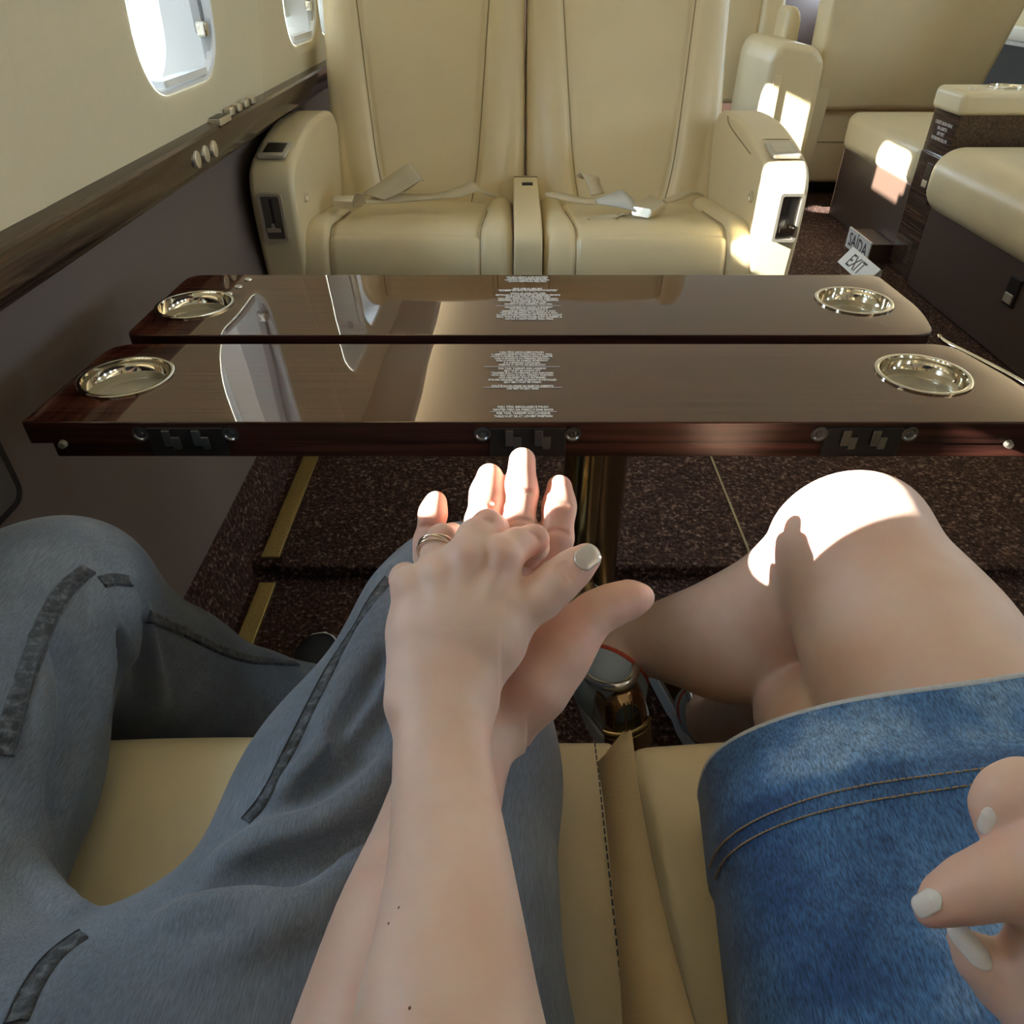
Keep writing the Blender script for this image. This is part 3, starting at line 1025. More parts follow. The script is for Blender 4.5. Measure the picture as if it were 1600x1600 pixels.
# printed notices
PT = ['PARA TÁXI, DECOLAGEM E POUSO', 'O ASSENTO DEVE ESTAR VOLTADO PARA TRÁS,', 'JUNTO À PAREDE, NA POSIÇÃO MAIS À FRENTE,', 'COM O ENCOSTO NA POSIÇÃO VERTICAL',
      'COM O APOIO DE CABEÇA ESTENDIDO', 'E O ALMOFADA INSTALADA', 'APERTAR O CINTO DE SEGURANÇA']
EN = ['FOR TAXI, TAKEOFF AND LANDING', 'SEAT MUST BE FACING AFT', 'TRACKED FULLY OUTBOARD AND FORWARD', 'WITH SEAT BACK IN FULL UPRIGHT POSITION',
      'AND HEADREST FULLY EXTENDED', 'ENSURE HEADREST FILLER CUSHION IS INSTALLED', 'SEAT BELT MUST BE WORN']


def rule(mtx, w, y, parent):
    bm = box_bm(-w / 2, w / 2, y - 0.0005, y + 0.0005, 0, 0.0003, mtx=mtx)
    link('printed_rule', bm_mesh('printed_rule', bm), 'print', parent)


def notices(parent, mtx, ln, wd, y_table=None):
    """ln: line pitch; blocks laid out downwards from local y = 0"""
    sz = ln * 0.98
    y = 0
    def block(lines, y):
        for i, tx in enumerate(lines):
            text_obj('lettering', 'print', parent, tx, sz, mtx @ Matrix.Translation((0, y - ln * (i + .5), 0.0002)), bold=sz * 0.045, sx=wd)
        return y - ln * len(lines)
    y = block(PT, y)
    rule(mtx, 0.098, y - ln * 0.3, parent); y -= ln * 0.7
    y = block(EN, y)
    y -= ln * 0.6
    y = block(['COLETE SALVA-VIDAS NA BASE DO ASSENTO'], y)
    rule(mtx, 0.097, y + ln * 0.0, parent)
    y = block(['LIFE VEST IN SEAT BASE'], y - ln * 0.12)
    return y


tx0 = 0.013
mN = Matrix.Translation((tx0, 0.9215, TZ + 0.0003))
notices(nl, mN, 0.0064, 0.60)
mB = Matrix.Translation((tx0, 0.7705, TZ + 0.0003))
for i, tx in enumerate(['PARA TÁXI, DECOLAGEM E POUSO', 'MANTER MESA NA POSIÇÃO MAIS BAIXA']):
    text_obj('lettering', 'print', nl, tx, 0.0064, mB @ Matrix.Translation((0, -0.0068 * (i + .5), 0.0002)), bold=0.0003, sx=0.60)
rule(mB, 0.078, -0.0145, nl)
for i, tx in enumerate(['FOR TAXI, TAKEOFF AND LANDING', 'TABLE MUST BE AT LOWEST POSITION']):
    text_obj('lettering', 'print', nl, tx, 0.0064, mB @ Matrix.Translation((0, -0.0155 - 0.0068 * (i + .5), 0.0002)), bold=0.0003, sx=0.60)
mF = Matrix.Translation((tx0 + 0.012, 1.030, TZ + 0.0003)) @ Matrix.Rotation(math.pi, 4, 'Z')
notices(fl_, mF, 0.0076, 0.60)
mF2 = Matrix.Translation((tx0 + 0.012, 1.188, TZ + 0.0003)) @ Matrix.Rotation(math.pi, 4, 'Z')
for i, tx in enumerate(['PARA TÁXI, DECOLAGEM E POUSO', 'MANTER MESA NA POSIÇÃO MAIS BAIXA', 'FOR TAXI, TAKEOFF AND LANDING', 'TABLE MUST BE AT LOWEST POSITION']):
    text_obj('lettering', 'print', fl_, tx, 0.0066, mF2 @ Matrix.Translation((0, -0.0070 * (i + .5), 0.0002)), bold=0.0003, sx=0.60)

# ================================================================== seats
def sweep(name, mat, parent, prof, x0, x1, rnd, dip=None, nx=48, drop=0.05, mtx=None, crown=0.0):
    """upholstered pad: profile of (y, z) points swept in x, edges rolled over; dip(x, s) sinks seams"""
    P = smooth_path([(0, y, z) for y, z in prof], 8)
    k = len(P)
    xs = []
    for i in range(nx + 1):
        t = i / nx
        xs.append(x0 + (x1 - x0) * t)
    # denser columns at the rolled edges
    ex = [rnd * (1 - math.cos(math.pi / 2 * j / 6)) for j in range(7)]
    xs = [x0 + e for e in ex[:-1]] + [x0 + rnd + (x1 - x0 - 2 * rnd) * i / nx for i in range(nx + 1)] + [x1 - e for e in reversed(ex[:-1])]
    V, F = [], []
    for i, p in enumerate(P):
        t = (P[min(i + 1, k - 1)] - P[max(i - 1, 0)]).normalized()
        nrm = Vector((0, t.z, -t.y))
        s = i / (k - 1)
        row = []
        for x in xs:
            e = min(x - x0, x1 - x)
            off = 0.0
            if e < rnd:
                q = 1 - e / rnd
                off -= rnd * (1 - math.sqrt(max(0, 1 - q * q)))
            m = (x - (x0 + x1) / 2) / ((x1 - x0) / 2)
            off += crown * (1 - m * m)
            if dip:
                off -= dip(x, s)
            row.append(p + nrm * off + Vector((x, 0, 0)))
        first = row[0] - nrm * drop; last = row[-1] - nrm * drop
        V += [first] + row + [last]
    w = len(xs) + 2
    for i in range(k - 1):
        for j in range(w - 1):
            F.append((i * w + j, i * w + j + 1, (i + 1) * w + j + 1, (i + 1) * w + j))
    V = [tuple((mtx @ v) if mtx is not None else v) for v in V]
    return link(name, mesh_np(name, V, F), mat, parent)


def groove(d, depth=0.006, w=0.006):
    return depth * math.exp(-(d / w) ** 2)


def seat_pair(name, label, cat, T, opp):
    """two seats side by side; local frame: front edge at y=0, facing -y, x centred on the middle console"""
    loc = T @ Vector((0, 0.3, 0)); loc.z = STEP_Z if opp else 0.0
    st = thing(name, label, cat, tuple(loc))
    # cushions
    cw = 0.56
    for sd in (-1, 1):
        xa, xb = (-0.602, -0.040) if sd < 0 else (0.040, 0.602)
        b0, b1 = xa + 0.085, xb - 0.085
        def dip(x, s, b0=b0, b1=b1, xa=xa, xb=xb):
            inn = 0.012 * (1 - min(1, max(0, (s - 0.5) / 0.12)) if True else 0)
            sft = 0.03 * max(0, 0.45 - s)
            d = groove(x - (b0 - sft), 0.009, 0.008) + groove(x - (b1 + sft), 0.009, 0.008)
            if s < 0.5 and not (b0 - sft < x < b1 + sft):
                e_ = min(abs(x - (b0 - sft)), abs(x - (b1 + sft)))
                d -= 0.012 * math.sin(math.pi * min(1, e_ / 0.08)) * min(1, (0.5 - s) / 0.2)
            if s < 0.50 and b0 - sft < x < b1 + sft:
                d += 0.008 * min(1, (0.50 - s) / 0.05)
            if b0 < x < b1:
                d += groove((s - 0.47) * 0.9, 0.006, 0.012)
            return d
        prof = [(0.60, 0.480), (0.42, 0.500), (0.22, 0.525), (0.09, 0.540), (0.030, 0.520), (0.004, 0.470), (0.0, 0.41), (0.012, 0.34), (0.03, 0.28)]
        cu = sweep('seat_cushion', 'leather', st, prof, xa, xb, 0.028, dip if opp else None, 110, 0.10, T, crown=0.012)
        if opp:
            for bx in (b0, b1):
                P = smooth_path([(0, y, z) for y, z in prof], 8)
                pts = []
                for i, p in enumerate(P):
                    s = i / (len(P) - 1)
                    sft = 0.03 * max(0, 0.45 - s)
                    x = bx + (-sft if bx == b0 else sft)
                    t = (P[min(i + 1, len(P) - 1)] - P[max(i - 1, 0)]).normalized()
                    nrm = Vector((0, t.z, -t.y))
                    m = (x - (xa + xb) / 2) / ((xb - xa) / 2)
                    pts.append(T @ (p + Vector((x, 0, 0)) + nrm * (0.012 * (1 - m * m) - 0.0090)))
                tube('seam', 'leather_seam', cu, pts[10:], 0.0016, 6)
    # backs
    for sd in (-1, 1):
        xa, xb = (-0.610, -0.002) if sd < 0 else (0.002, 0.610)
        def bdip(x, s, xa=xa, xb=xb):
            w = 0.128 + 0.082 * min(1, s / 0.60) ** 1.1
            c = (xa + xb) / 2
            d = groove(x - (c - w), 0.014, 0.010) + groove(x - (c + w), 0.014, 0.010)
            if abs(x - c) < w:
                d += 0.016 * min(1, (w - abs(x - c)) / 0.012)
            else:
                d -= 0.010 * math.sin(math.pi * min(1, (abs(x - c) - w) / 0.09))
            return d
        prof = [(0.53, 0.465), (0.545, 0.52), (0.575, 0.62), (0.64, 0.80), (0.715, 1.00), (0.775, 1.17), (0.79, 1.26), (0.84, 1.31), (0.92, 1.30)]
        bk = sweep('seat_back', 'leather', st, prof[::-1], xa, xb, 0.040, (lambda x, s: bdip(x, 1 - s)) if opp else None, 120, 0.16, T, crown=0.02)
        if opp:
            P = smooth_path([(0, y, z) for y, z in prof], 8)
            for sg in (-1, 1):
                pts = []
                for i, p in enumerate(P[4:-14]):
                    i += 4
                    s = i / (len(P) - 1)
                    w = 0.128 + 0.082 * min(1, s / 0.60) ** 1.1
                    x = (xa + xb) / 2 + sg * w
                    t = (P[i + 1] - P[i - 1]).normalized()
                    nrm = Vector((0, -t.z, t.y)) * 1
                    m = (x - (xa + xb) / 2) / ((xb - xa) / 2)
                    pts.append(T @ (p + Vector((x, 0, 0)) + nrm * (0.02 * (1 - m * m) - 0.0135)))
                tube('seam', 'leather_seam', bk, pts, 0.0020, 6)
    # middle console
    cprof = [(0.56, 0.56), (0.50, 0.565), (0.30, 0.560), (0.10, 0.552), (0.022, 0.535), (-0.002, 0.49), (-0.004, 0.40), (0.01, 0.28)] if opp else \
        [(0.56, 0.52), (0.40, 0.527), (0.20, 0.527), (0.05, 0.522), (0.010, 0.505), (-0.004, 0.47), (-0.004, 0.40), (0.01, 0.28)]
    con = sweep('middle_console', 'leather', st, cprof, -0.037, 0.037, 0.006, None, 8, 0.06, T)
    if opp:
        box('console_latch', 'black', con, -0.012, 0.020, 0.42, 0.44, 0.561, 0.568, 0.001, 2, T)
        tube('seam', 'leather_seam', con, [T @ Vector((x, 0.52, 0.566)) for x in (-0.037, 0, 0.037)], 0.0015, 6)
    # arms
    for sd in (-1, 1):
        xa, xb = (-0.69, -0.578) if sd < 0 else (0.578, 0.69)
        an = thing('x', '', '') if False else None
        out = [(0.60, 0.20), (0.60, 0.70), (0.56, 0.738), (0.50, 0.750), (0.40, 0.755), (0.28, 0.752), (0.16, 0.735), (0.06, 0.712), (0.018, 0.692), (-0.002, 0.665), (-0.010, 0.630), (-0.012, 0.55), (0.004, 0.40), (0.03, 0.20)]
        if not opp:
            out = [(a + 0.14, min(b, 0.62) if b > 0.5 else b) for a, b in out]
        sm = smooth_path([(0, a, b) for a, b in out[1:]], 3)
        poly = [out[0]] + [(p.y, p.z) for p in sm]
        m_ = len(poly)
        nrm2 = []
        for i in range(m_):
            t = Vector((*poly[(i + 1) % m_], 0)) - Vector((*poly[i - 1], 0))
            nrm2.append(Vector((t.y, -t.x, 0)).normalized())
        ar = sum(poly[i][0] * poly[(i + 1) % m_][1] - poly[(i + 1) % m_][0] * poly[i][1] for i in range(m_))
        if ar < 0:
            nrm2 = [-v for v in nrm2]
        for _ in range(2):
            nrm2 = [(nrm2[i - 1] + nrm2[i] * 2 + nrm2[(i + 1) % m_]).normalized() for i in range(m_)]
        R_ = 0.016
        steps = [(xa + R_ * (1 - math.cos(q)), R_ * (1 - math.sin(q))) for q in [math.pi / 2 * j / 5 for j in range(6)]]
        steps += [(xb - x_ + xa, i_) for x_, i_ in reversed(steps)]
        bm = bmesh.new()
        rings = [[bm.verts.new(T @ Vector((x_, poly[i][0] - nrm2[i].x * in_, poly[i][1] - nrm2[i].y * in_))) for i in range(m_)] for x_, in_ in steps]
        for ra_, rb_ in zip(rings[:-1], rings[1:]):
            for i in range(m_):
                bm.faces.new((ra_[i], ra_[(i + 1) % m_], rb_[(i + 1) % m_], rb_[i]))
        bm.faces.new(rings[0]); bm.faces.new(rings[-1])
        arm = weighted(link('armrest', bm_mesh('armrest', bm, angle=45), 'leather', st))
        if not opp:
            continue
        xm = (xa + xb) / 2
        # lever plate on the front face
        mp = T @ Matrix.Translation((xm + (0.012 if sd > 0 else -0.004), -0.0135, 0.588)) @ Matrix.Rotation(math.radians(2), 4, 'X') @ Matrix.Rotation(math.pi / 2, 4, 'X')
        fr = rrect(0.060, 0.118, 0.008, 4); fi = rrect(0.046, 0.104, 0.005, 4)
        bm = bmesh.new()
        a = [bm.verts.new((x, y, 0.000)) for x, y in fr]; b = [bm.verts.new((x, y, 0.011)) for x, y in fr]
        c = [bm.verts.new((x, y, 0.011)) for x, y in fi]; d = [bm.verts.new((x, y, -0.012)) for x, y in fi]
        n = len(fr)
        for j in range(n):
            j2 = (j + 1) % n
            for p, q in ((a, b), (b, c), (c, d)):
                bm.faces.new((p[j], p[j2], q[j2], q[j]))
        bmesh.ops.transform(bm, matrix=mp, verts=bm.verts)
        pl = link('lever_plate', bm_mesh('lever_plate', bm, angle=30), 'nickel', arm)
        prism('lever_well', 'hinge', arm, rrect(0.046, 0.104, 0.005, 4), 0.0035, 0.0055, mp)
        prism('lever_slot', 'black', arm, rrect(0.007, 0.074, 0.003, 4), 0.0055, 0.0062, mp @ Matrix.Translation((0, 0.008, 0)))
        lv = prism('lever', 'chrome', arm, [(-0.018, -0.007), (0.018, -0.007), (0.018, 0.004), (0.005, 0.006), (0.003, 0.016), (-0.003, 0.016), (-0.005, 0.006), (-0.018, 0.004)], 0.006, 0.018, mp @ Matrix.Translation((0, -0.026, 0)), 0.0015)
        # control on the arm top
        mc = T @ Matrix.Translation((xm + 0.0, 0.085, 0.7235)) @ Matrix.Rotation(math.radians(9), 4, 'X')
        prism('control_frame', 'well', arm, rrect(0.068, 0.095, 0.005, 3), -0.004, 0.0035, mc, 0.001)
        prism('control_face', 'hinge' if sd < 0 else 'nickel', arm, rrect(0.050, 0.062, 0.003, 3), 0.0, 0.0045, mc @ Matrix.Translation((0, 0.004, 0)), 0.0006)
        # lid seam lines and side button
        xi = xb if sd < 0 else xa
        lathe('side_button', 'nickel', arm, [(0.0135, -0.002), (0.0135, 0.004), (0.010, 0.0055), (0.008, 0.002), (0.0001, 0.002)], T @ Vector((xi, 0.085, 0.612)), 18, axis=(1 if sd < 0 else -1, 0, 0))
        if sd > 0:
            tube('seam', 'leather_seam', arm, [T @ Vector(p) for p in smooth_path([(xi - 0.001, 0.44, 0.745), (xi - 0.001, 0.40, 0.726), (xi - 0.001, 0.20, 0.704), (xi - 0.001, 0.155, 0.700)], 6)], 0.0016, 6)
            tube('seam', 'leather_seam', arm, [T @ Vector(p) for p in smooth_path([(xi + 0.004, 0.155, 0.727), (xi + 0.03, 0.155, 0.7345), (xb - 0.02, 0.155, 0.7345)], 4)], 0.0014, 6)
    # floor plinth
    box('plinth', 'divan_base', st, -0.60, 0.60, 0.08, 0.62, (STEP_Z if opp else 0.0), 0.28, 0.01, 3, T)
    return st


T_opp = Matrix.Translation((0.042, 1.93, 0.0))
opp = seat_pair('double_seat', 'cream leather double seat facing the table with belts lying on its cushions', 'seat', T_opp, True)
T_own = Matrix.Translation((0.064, 0.458, -0.028)) @ Matrix.Rotation(math.pi, 4, 'Z')
own = seat_pair('double_seat', 'tan leather double seat under the two seated people', 'seat', T_own, False)
# stitching on the near console
con = [c for c in own.children if c.name.startswith('middle_console')][0]
for i in range(56):
    y = 0.436 - i * 0.0075
    z = 0.4965 + (0.0 if y < 0.40 else -0.10 * (y - 0.40))
    tube('stitch', 'dark_thread', con, [(0.080, y, z + 0.0028), (0.080, y - 0.0050, z + 0.0028)], 0.0007, 5)


# ---- belts on the far seat
def band(name, mat, parent, mid, width, thick=0.0025, n=6):
    """webbing: mid = list of (point, across-vector)"""
    L = [Vector(p) - Vector(a).normalized() * width / 2 for p, a in mid]
    R = [Vector(p) + Vector(a).normalized() * width / 2 for p, a in mid]
    return ribbon(name, mat, parent, L, R, thick, n)


def wz(px, py, z):
    d = (CAM.z - z) / (math.sin(PITCH) - (800 - py) / FPX * math.cos(PITCH))
    return W(px, py, d)


def wy(px, py, y):
    d = y / (math.cos(PITCH) + (800 - py) / FPX * math.sin(PITCH))
    return W(px, py, d)


def edge_band(name, mat, parent, tops, bots, thick=0.003):
    return ribbon(name, mat, parent, tops, bots, thick, 5)


# left seat: loop of webbing, buckle against the arm, long strap across the cushion
b1 = edge_band('belt_loop', 'belt', opp, [wy(565, 303, 2.20), wy(596, 283, 2.22), wy(636, 256, 2.25), wy(643, 263, 2.27)],
               [wy(600, 312, 2.18), wy(622, 303, 2.20), wy(655, 283, 2.23), wy(662, 283, 2.25)])
edge_band('belt_loop', 'belt', b1, [wy(643, 256, 2.27), wy(628, 268, 2.31), wy(600, 287, 2.33)], [wy(660, 280, 2.25), wy(640, 295, 2.31), wy(630, 300, 2.33)])
edge_band('belt_strap', 'belt', opp, [wy(566, 312, 2.185), wy(610, 304, 2.22), wy(680, 303, 2.24), wy(718, 292, 2.27), wy(737, 283, 2.30), wy(752, 297, 2.33), wy(775, 304, 2.36)],
          [wy(572, 318, 2.17), wy(612, 317, 2.19), wy(680, 311, 2.205), wy(720, 308, 2.23), wy(745, 299, 2.27), wy(757, 303, 2.32), wy(775, 309, 2.35)])
bk1 = thing('x', '', '') if False else None


def buckle(parent, corners, up, th=0.02):
    """flat metal box from four corner points"""
    bm = bmesh.new()
    c = [Vector(p) for p in corners]
    lo = [bm.verts.new(p - Vector(up) * th * .5) for p in c]
    hi = [bm.verts.new(p + Vector(up) * th * .5) for p in c]
    bm.faces.new(lo); bm.faces.new(hi)
    for j in range(4):
        j2 = (j + 1) % 4
        bm.faces.new((lo[j], lo[j2], hi[j2], hi[j]))
    bmesh.ops.recalc_face_normals(bm, faces=bm.faces)
    bmesh.ops.bevel(bm, geom=bm.edges[:], offset=0.003, segments=2, profile=0.5, affect='EDGES')
    return link('belt_buckle', bm_mesh('belt_buckle', bm, angle=35), 'nickel', parent)


ZB_ = 0.55
bu = buckle(opp, [wy(521, 320, 2.14), wy(551, 321, 2.14), wy(556, 311, 2.18), wy(522, 311, 2.18)], (0, 0, 1), 0.022)
ring_e = prism('buckle_end', 'nickel', bu, rrect(0.03, 0.036, 0.012, 4), -0.003, 0.003, Matrix.Translation(wy(561, 312, 2.15)) @ Matrix.Rotation(math.radians(90), 4, 'X') @ Matrix.Rotation(math.radians(-20), 4, 'Z'), 0.001)
# right seat: strap from the console, folded loop, buckle and tongue
edge_band('belt_strap', 'belt', opp, [wy(851, 302, 2.20), wy(875, 301, 2.22), wy(915, 310, 2.22), wy(950, 307, 2.2)], [wy(853, 306, 2.19), wy(880, 313, 2.19), wy(920, 319, 2.18), wy(955, 316, 2.17)])
edge_band('belt_loop', 'belt', opp, [wy(900, 275, 2.28), wy(908, 271, 2.27), wy(916, 285, 2.25), wy(924, 306, 2.22)], [wy(912, 280, 2.30), wy(934, 277, 2.29), wy(938, 288, 2.27), wy(944, 302, 2.24)])
edge_band('belt_strap', 'belt_end', opp, [wy(930, 312, 2.19), wy(960, 301, 2.20), wy(973, 298, 2.19), wy(990, 313, 2.16)], [wy(935, 319, 2.175), wy(965, 323, 2.13), wy(988, 329, 2.10), wy(994, 330, 2.10)])
bu2 = buckle(opp, [wy(992, 324, 2.13), wy(1014, 339, 2.09), wy(1040, 323, 2.15), wy(1016, 309, 2.19)], (0, 0, 1), 0.020)
prism('buckle_end', 'chrome', bu2, rrect(0.058, 0.024, 0.009, 4), -0.003, 0.003, Matrix.Translation(wy(1003, 332, 2.095)) @ Matrix.Rotation(math.radians(-33), 4, 'Z') @ Matrix.Rotation(math.radians(70), 4, 'X'), 0.001)
edge_band('belt_strap', 'belt', opp, [wy(1035, 312, 2.20), wy(1060, 303, 2.25), wy(1080, 298, 2.30), wy(1098, 303, 2.36)], [wy(1040, 318, 2.18), wy(1065, 311, 2.22), wy(1085, 304, 2.28), wy(1100, 307, 2.34)])
edge_band('belt_strap', 'belt', opp, [wy(975, 335, 2.10), wy(945, 336, 2.12), wy(918, 343, 2.10)], [wy(990, 333, 2.11), wy(948, 344, 2.09), wy(922, 346, 2.08)], 0.006)

# ---- strap rising between the near cushions
sp = edge_band('belt_strap', 'tan_strap', own, [W(935, 1192, 0.645), W(945, 1260, 0.600), W(957, 1380, 0.545), W(967, 1490, 0.500), W(975, 1620, 0.455)],
               [W(986, 1142, 0.650), W(1001, 1250, 0.585), W(1032, 1400, 0.525), W(1058, 1500, 0.480), W(1092, 1620, 0.435)], 0.003)
edge_band('belt_fold', 'tan_strap', sp, [W(934, 1196, 0.648), W(950, 1172, 0.652), W(975, 1142, 0.658)], [W(940, 1222, 0.640), W(965, 1192, 0.648), W(985, 1150, 0.655)], 0.003)

# ================================================================== furniture across the aisle
def soft_box(name, mat, parent, x0, x1, y0, y1, z0, z1, r, seg=6, puff=0.0):
    bm = box_bm(x0, x1, y0, y1, z0, z1)
    bmesh.ops.bevel(bm, geom=bm.edges[:], offset=r, segments=seg, profile=0.5, affect='EDGES')
    return weighted(link(name, bm_mesh(name, bm, angle=50), mat, parent))


dv = thing('divan', 'cream leather divan on a dark brown base across the aisle, nearest the frame edge', 'sofa', (2.05, 2.3, STEP_Z))
dva = thing('divan', 'far section of cream divan with sunlit corner behind the cup console', 'sofa', (2.05, 3.6, STEP_Z))
box('base', 'divan_base', dv, 1.62, 2.50, 1.10, 2.99, STEP_Z, 0.36, 0.012)
soft_box('seat_cushion', 'leather', dv, 1.56, 2.50, 1.05, 3.02, 0.33, 0.56, 0.095, 8)
box('base', 'divan_base', dva, 1.665, 2.50, 3.25, 4.05, STEP_Z, 0.36, 0.012)
soft_box('seat_cushion', 'leather', dva, 1.65, 2.50, 3.245, 4.07, 0.345, 0.515, 0.045, 6)
soft_box('sofa_back', 'leather', dv, 2.40, 2.58, 1.05, 3.0, 0.40, 0.78, 0.06)
# little wall plates on the base
lp = box('latch_plate', 'dark_metal', dv, 1.611, 1.62, 2.30, 2.36, 0.20, 0.29, 0.002)
box('latch', 'nickel', lp, 1.607, 1.613, 2.308, 2.352, 0.21, 0.24, 0.002)

cs = thing('cup_console', 'leather topped dark wood console with cup holder between the divan sections', 'console', (2.0, 3.15, STEP_Z))
box('body', 'rail_wood', cs, 1.645, 2.45, 3.03, 3.235, STEP_Z, 0.655, 0.006)
soft_box('padded_top', 'leather', cs, 1.63, 2.47, 3.02, 3.245, 0.645, 0.725, 0.022, 4)
lathe('cup_holder', 'chrome', cs, [(0.062, 0.726), (0.062, 0.731), (0.055, 0.731), (0.052, 0.722), (0.052, 0.70), (0.0005, 0.70)], (1.84, 3.14, 0), 36)
lathe('round_button', 'nickel', cs, [(0.014, 0.724), (0.014, 0.729), (0.0005, 0.729)], (1.70, 3.12, 0), 16)
bx = box('drawer', 'rail_wood', cs, 1.632, 1.65, 3.05, 3.215, 0.33, 0.50, 0.004)
lp = box('latch_plate', 'dark_metal', bx, 1.628, 1.636, 3.08, 3.13, 0.38, 0.47, 0.002)
box('latch', 'nickel', bx, 1.625, 1.631, 3.086, 3.124, 0.385, 0.41, 0.002)
mS = Matrix.Translation((1.6445, 3.13, 0.575)) @ Matrix.Rotation(-math.pi / 2, 4, 'Z') @ Matrix.Rotation(math.pi / 2, 4, 'X')
for i, tx in enumerate(['COLETE SALVA-VIDAS', 'NA GAVETA', 'LIFE VEST', 'IN DRAWER BELOW']):
    text_obj('lettering', 'print', cs, tx, 0.017, mS @ Matrix.Translation((0, 0.03 - 0.018 * i, 0)), sx=0.8)

# exit signs at the foot of the divan base
sg = thing('exit_sign', 'grey plate reading SAÍDA on the divan base near the floor', 'sign', (1.58, 3.375, STEP_Z))
mG = Matrix.Translation((1.562, 3.375, 0.080)) @ Matrix.Rotation(-math.pi / 2, 4, 'Z') @ Matrix.Rotation(math.pi / 2, 4, 'X')
prism('plate', 'sign', sg, rrect(0.25, 0.088, 0.002, 2), 0, 0.006, mG)
box('backing', 'divan_base', sg, 1.562, 1.66, 3.255, 3.495, STEP_Z, 0.115, 0.002)
text_obj('lettering', 'ink', sg, 'SAÍDA', 0.080, mG @ Matrix.Translation((0, -0.004, 0.0062)), sx=0.92, bold=0.0008)
sg2 = thing('exit_sign', 'grey plate reading EXIT lying below the other plate on the carpet', 'sign', (1.60, 3.5, STEP_Z))
mG2 = Matrix.Translation((1.478, 3.135, 0.060)) @ Matrix.Rotation(-math.pi / 2, 4, 'Z') @ Matrix.Rotation(math.radians(52), 4, 'X')
prism('plate', 'sign', sg2, rrect(0.30, 0.085, 0.002, 2), 0, 0.008, mG2)
text_obj('lettering', 'ink', sg2, 'EXIT', 0.078, mG2 @ Matrix.Translation((-0.02, -0.004, 0.0082)), sx=0.92, bold=0.0008)
wt = prism('backing', 'grey_plastic', sg2, [(0.0, 0.0), (0.058, 0.0), (0.056, 0.066)], -0.148, 0.148, Matrix.Translation((1.452, 3.135, STEP_Z - 0.006)) @ Matrix.Rotation(math.pi / 2, 4, 'X'))

# single seat further forward, seen from behind
ss = thing('single_seat', 'large cream leather single seat seen from behind, beyond the divan', 'seat', (2.0, 4.7, STEP_Z))
def slab(name, parent, pts, y_of, th, r=0.03, mat='leather'):
    """outline in x, z given a lean y = y_of(z); extruded th away from the viewer"""
    bm = bmesh.new()
    a = [bm.verts.new((x, y_of(z), z)) for x, z in pts]
    f = bm.faces.new(a)
    ex = bmesh.ops.extrude_face_region(bm, geom=[f])
    for v in ex['geom']:
        if isinstance(v, bmesh.types.BMVert):
            v.co.y += th
    bmesh.ops.bevel(bm, geom=bm.edges[:], offset=r, segments=4, profile=0.5, affect='EDGES')
    return weighted(link(name, bm_mesh(name, bm, angle=40), mat, parent))


lean = lambda z: 4.42 - 0.16 * (z - 0.2)
slab('seat_back', ss, [(1.58, 0.47), (2.42, 0.47), (2.54, 1.28), (1.52, 1.28)], lean, 0.22, 0.03)
slab('lower_back', ss, [(1.60, 0.10), (2.40, 0.10), (2.42, 0.475), (1.585, 0.475)], lambda z: 4.44, 0.24, 0.02)
slab('side_wing', ss, [(1.52, 0.20), (1.64, 0.20), (1.66, 0.60), (1.56, 0.62), (1.52, 0.66)], lambda z: 4.36, 0.55, 0.02)
tube('seam', 'leather_seam', ss, [(1.62, 4.438, 0.31), (2.0, 4.436, 0.31), (2.38, 4.438, 0.31)], 0.002)
box('plinth', 'black', ss, 1.70, 2.40, 4.55, 5.2, STEP_Z, 0.16, 0.01)
soft_box('seat_cushion', 'leather', ss, 1.66, 2.36, 4.6, 5.25, 0.36, 0.52, 0.05)

# another seat facing the viewer beyond the far double seat
fs = thing('club_seat', 'cream leather seat partly hidden behind the double seat, sunlit armrest', 'seat', (1.45, 4.6, STEP_Z))
slab('armrest', fs, [(1.23, 0.20), (1.50, 0.20), (1.50, 0.72), (1.44, 0.78), (1.28, 0.80), (1.24, 0.74)], lambda z: 4.10, 0.62, 0.035)
slab('armrest_panel', fs, [(1.255, 0.28), (1.30, 0.28), (1.30, 0.66), (1.265, 0.66)], lambda z: 4.092, 0.05, 0.004)
slab('armrest', fs, [(1.38, 0.5), (1.48, 0.5), (1.48, 0.86), (1.455, 0.92), (1.40, 0.92)], lambda z: 4.5, 0.2, 0.03)
slab('seat_back', fs, [(1.05, 0.45), (1.34, 0.45), (1.40, 1.30), (1.05, 1.30)], lambda z: 4.75 + 0.2 * (z - 0.45), 0.2, 0.03)
slab('seat_back_bolster', fs, [(1.33, 0.45), (1.47, 0.45), (1.49, 1.30), (1.38, 1.30)], lambda z: 4.72 + 0.2 * (z - 0.45), 0.22, 0.035)
box('plinth', 'divan_base', fs, 1.10, 1.5, 4.2, 4.9, STEP_Z, 0.25, 0.01)

# ================================================================== the two people
VIEW = lambda px, py: (W(px, py, 1.0) - CAM).normalized()


def J(px, py, d, r):
    return (W(px, py, d), r)


# ---------------------------------------------------------------- woman
wom = thing('person', 'person in blue denim skirt with crossed bare legs and gold sneakers', 'person', (0.42, 0.05, 0.0))
vd = VIEW(720, 1000)
H = Vol(0.0012)
fl2 = (vd, 1.45)
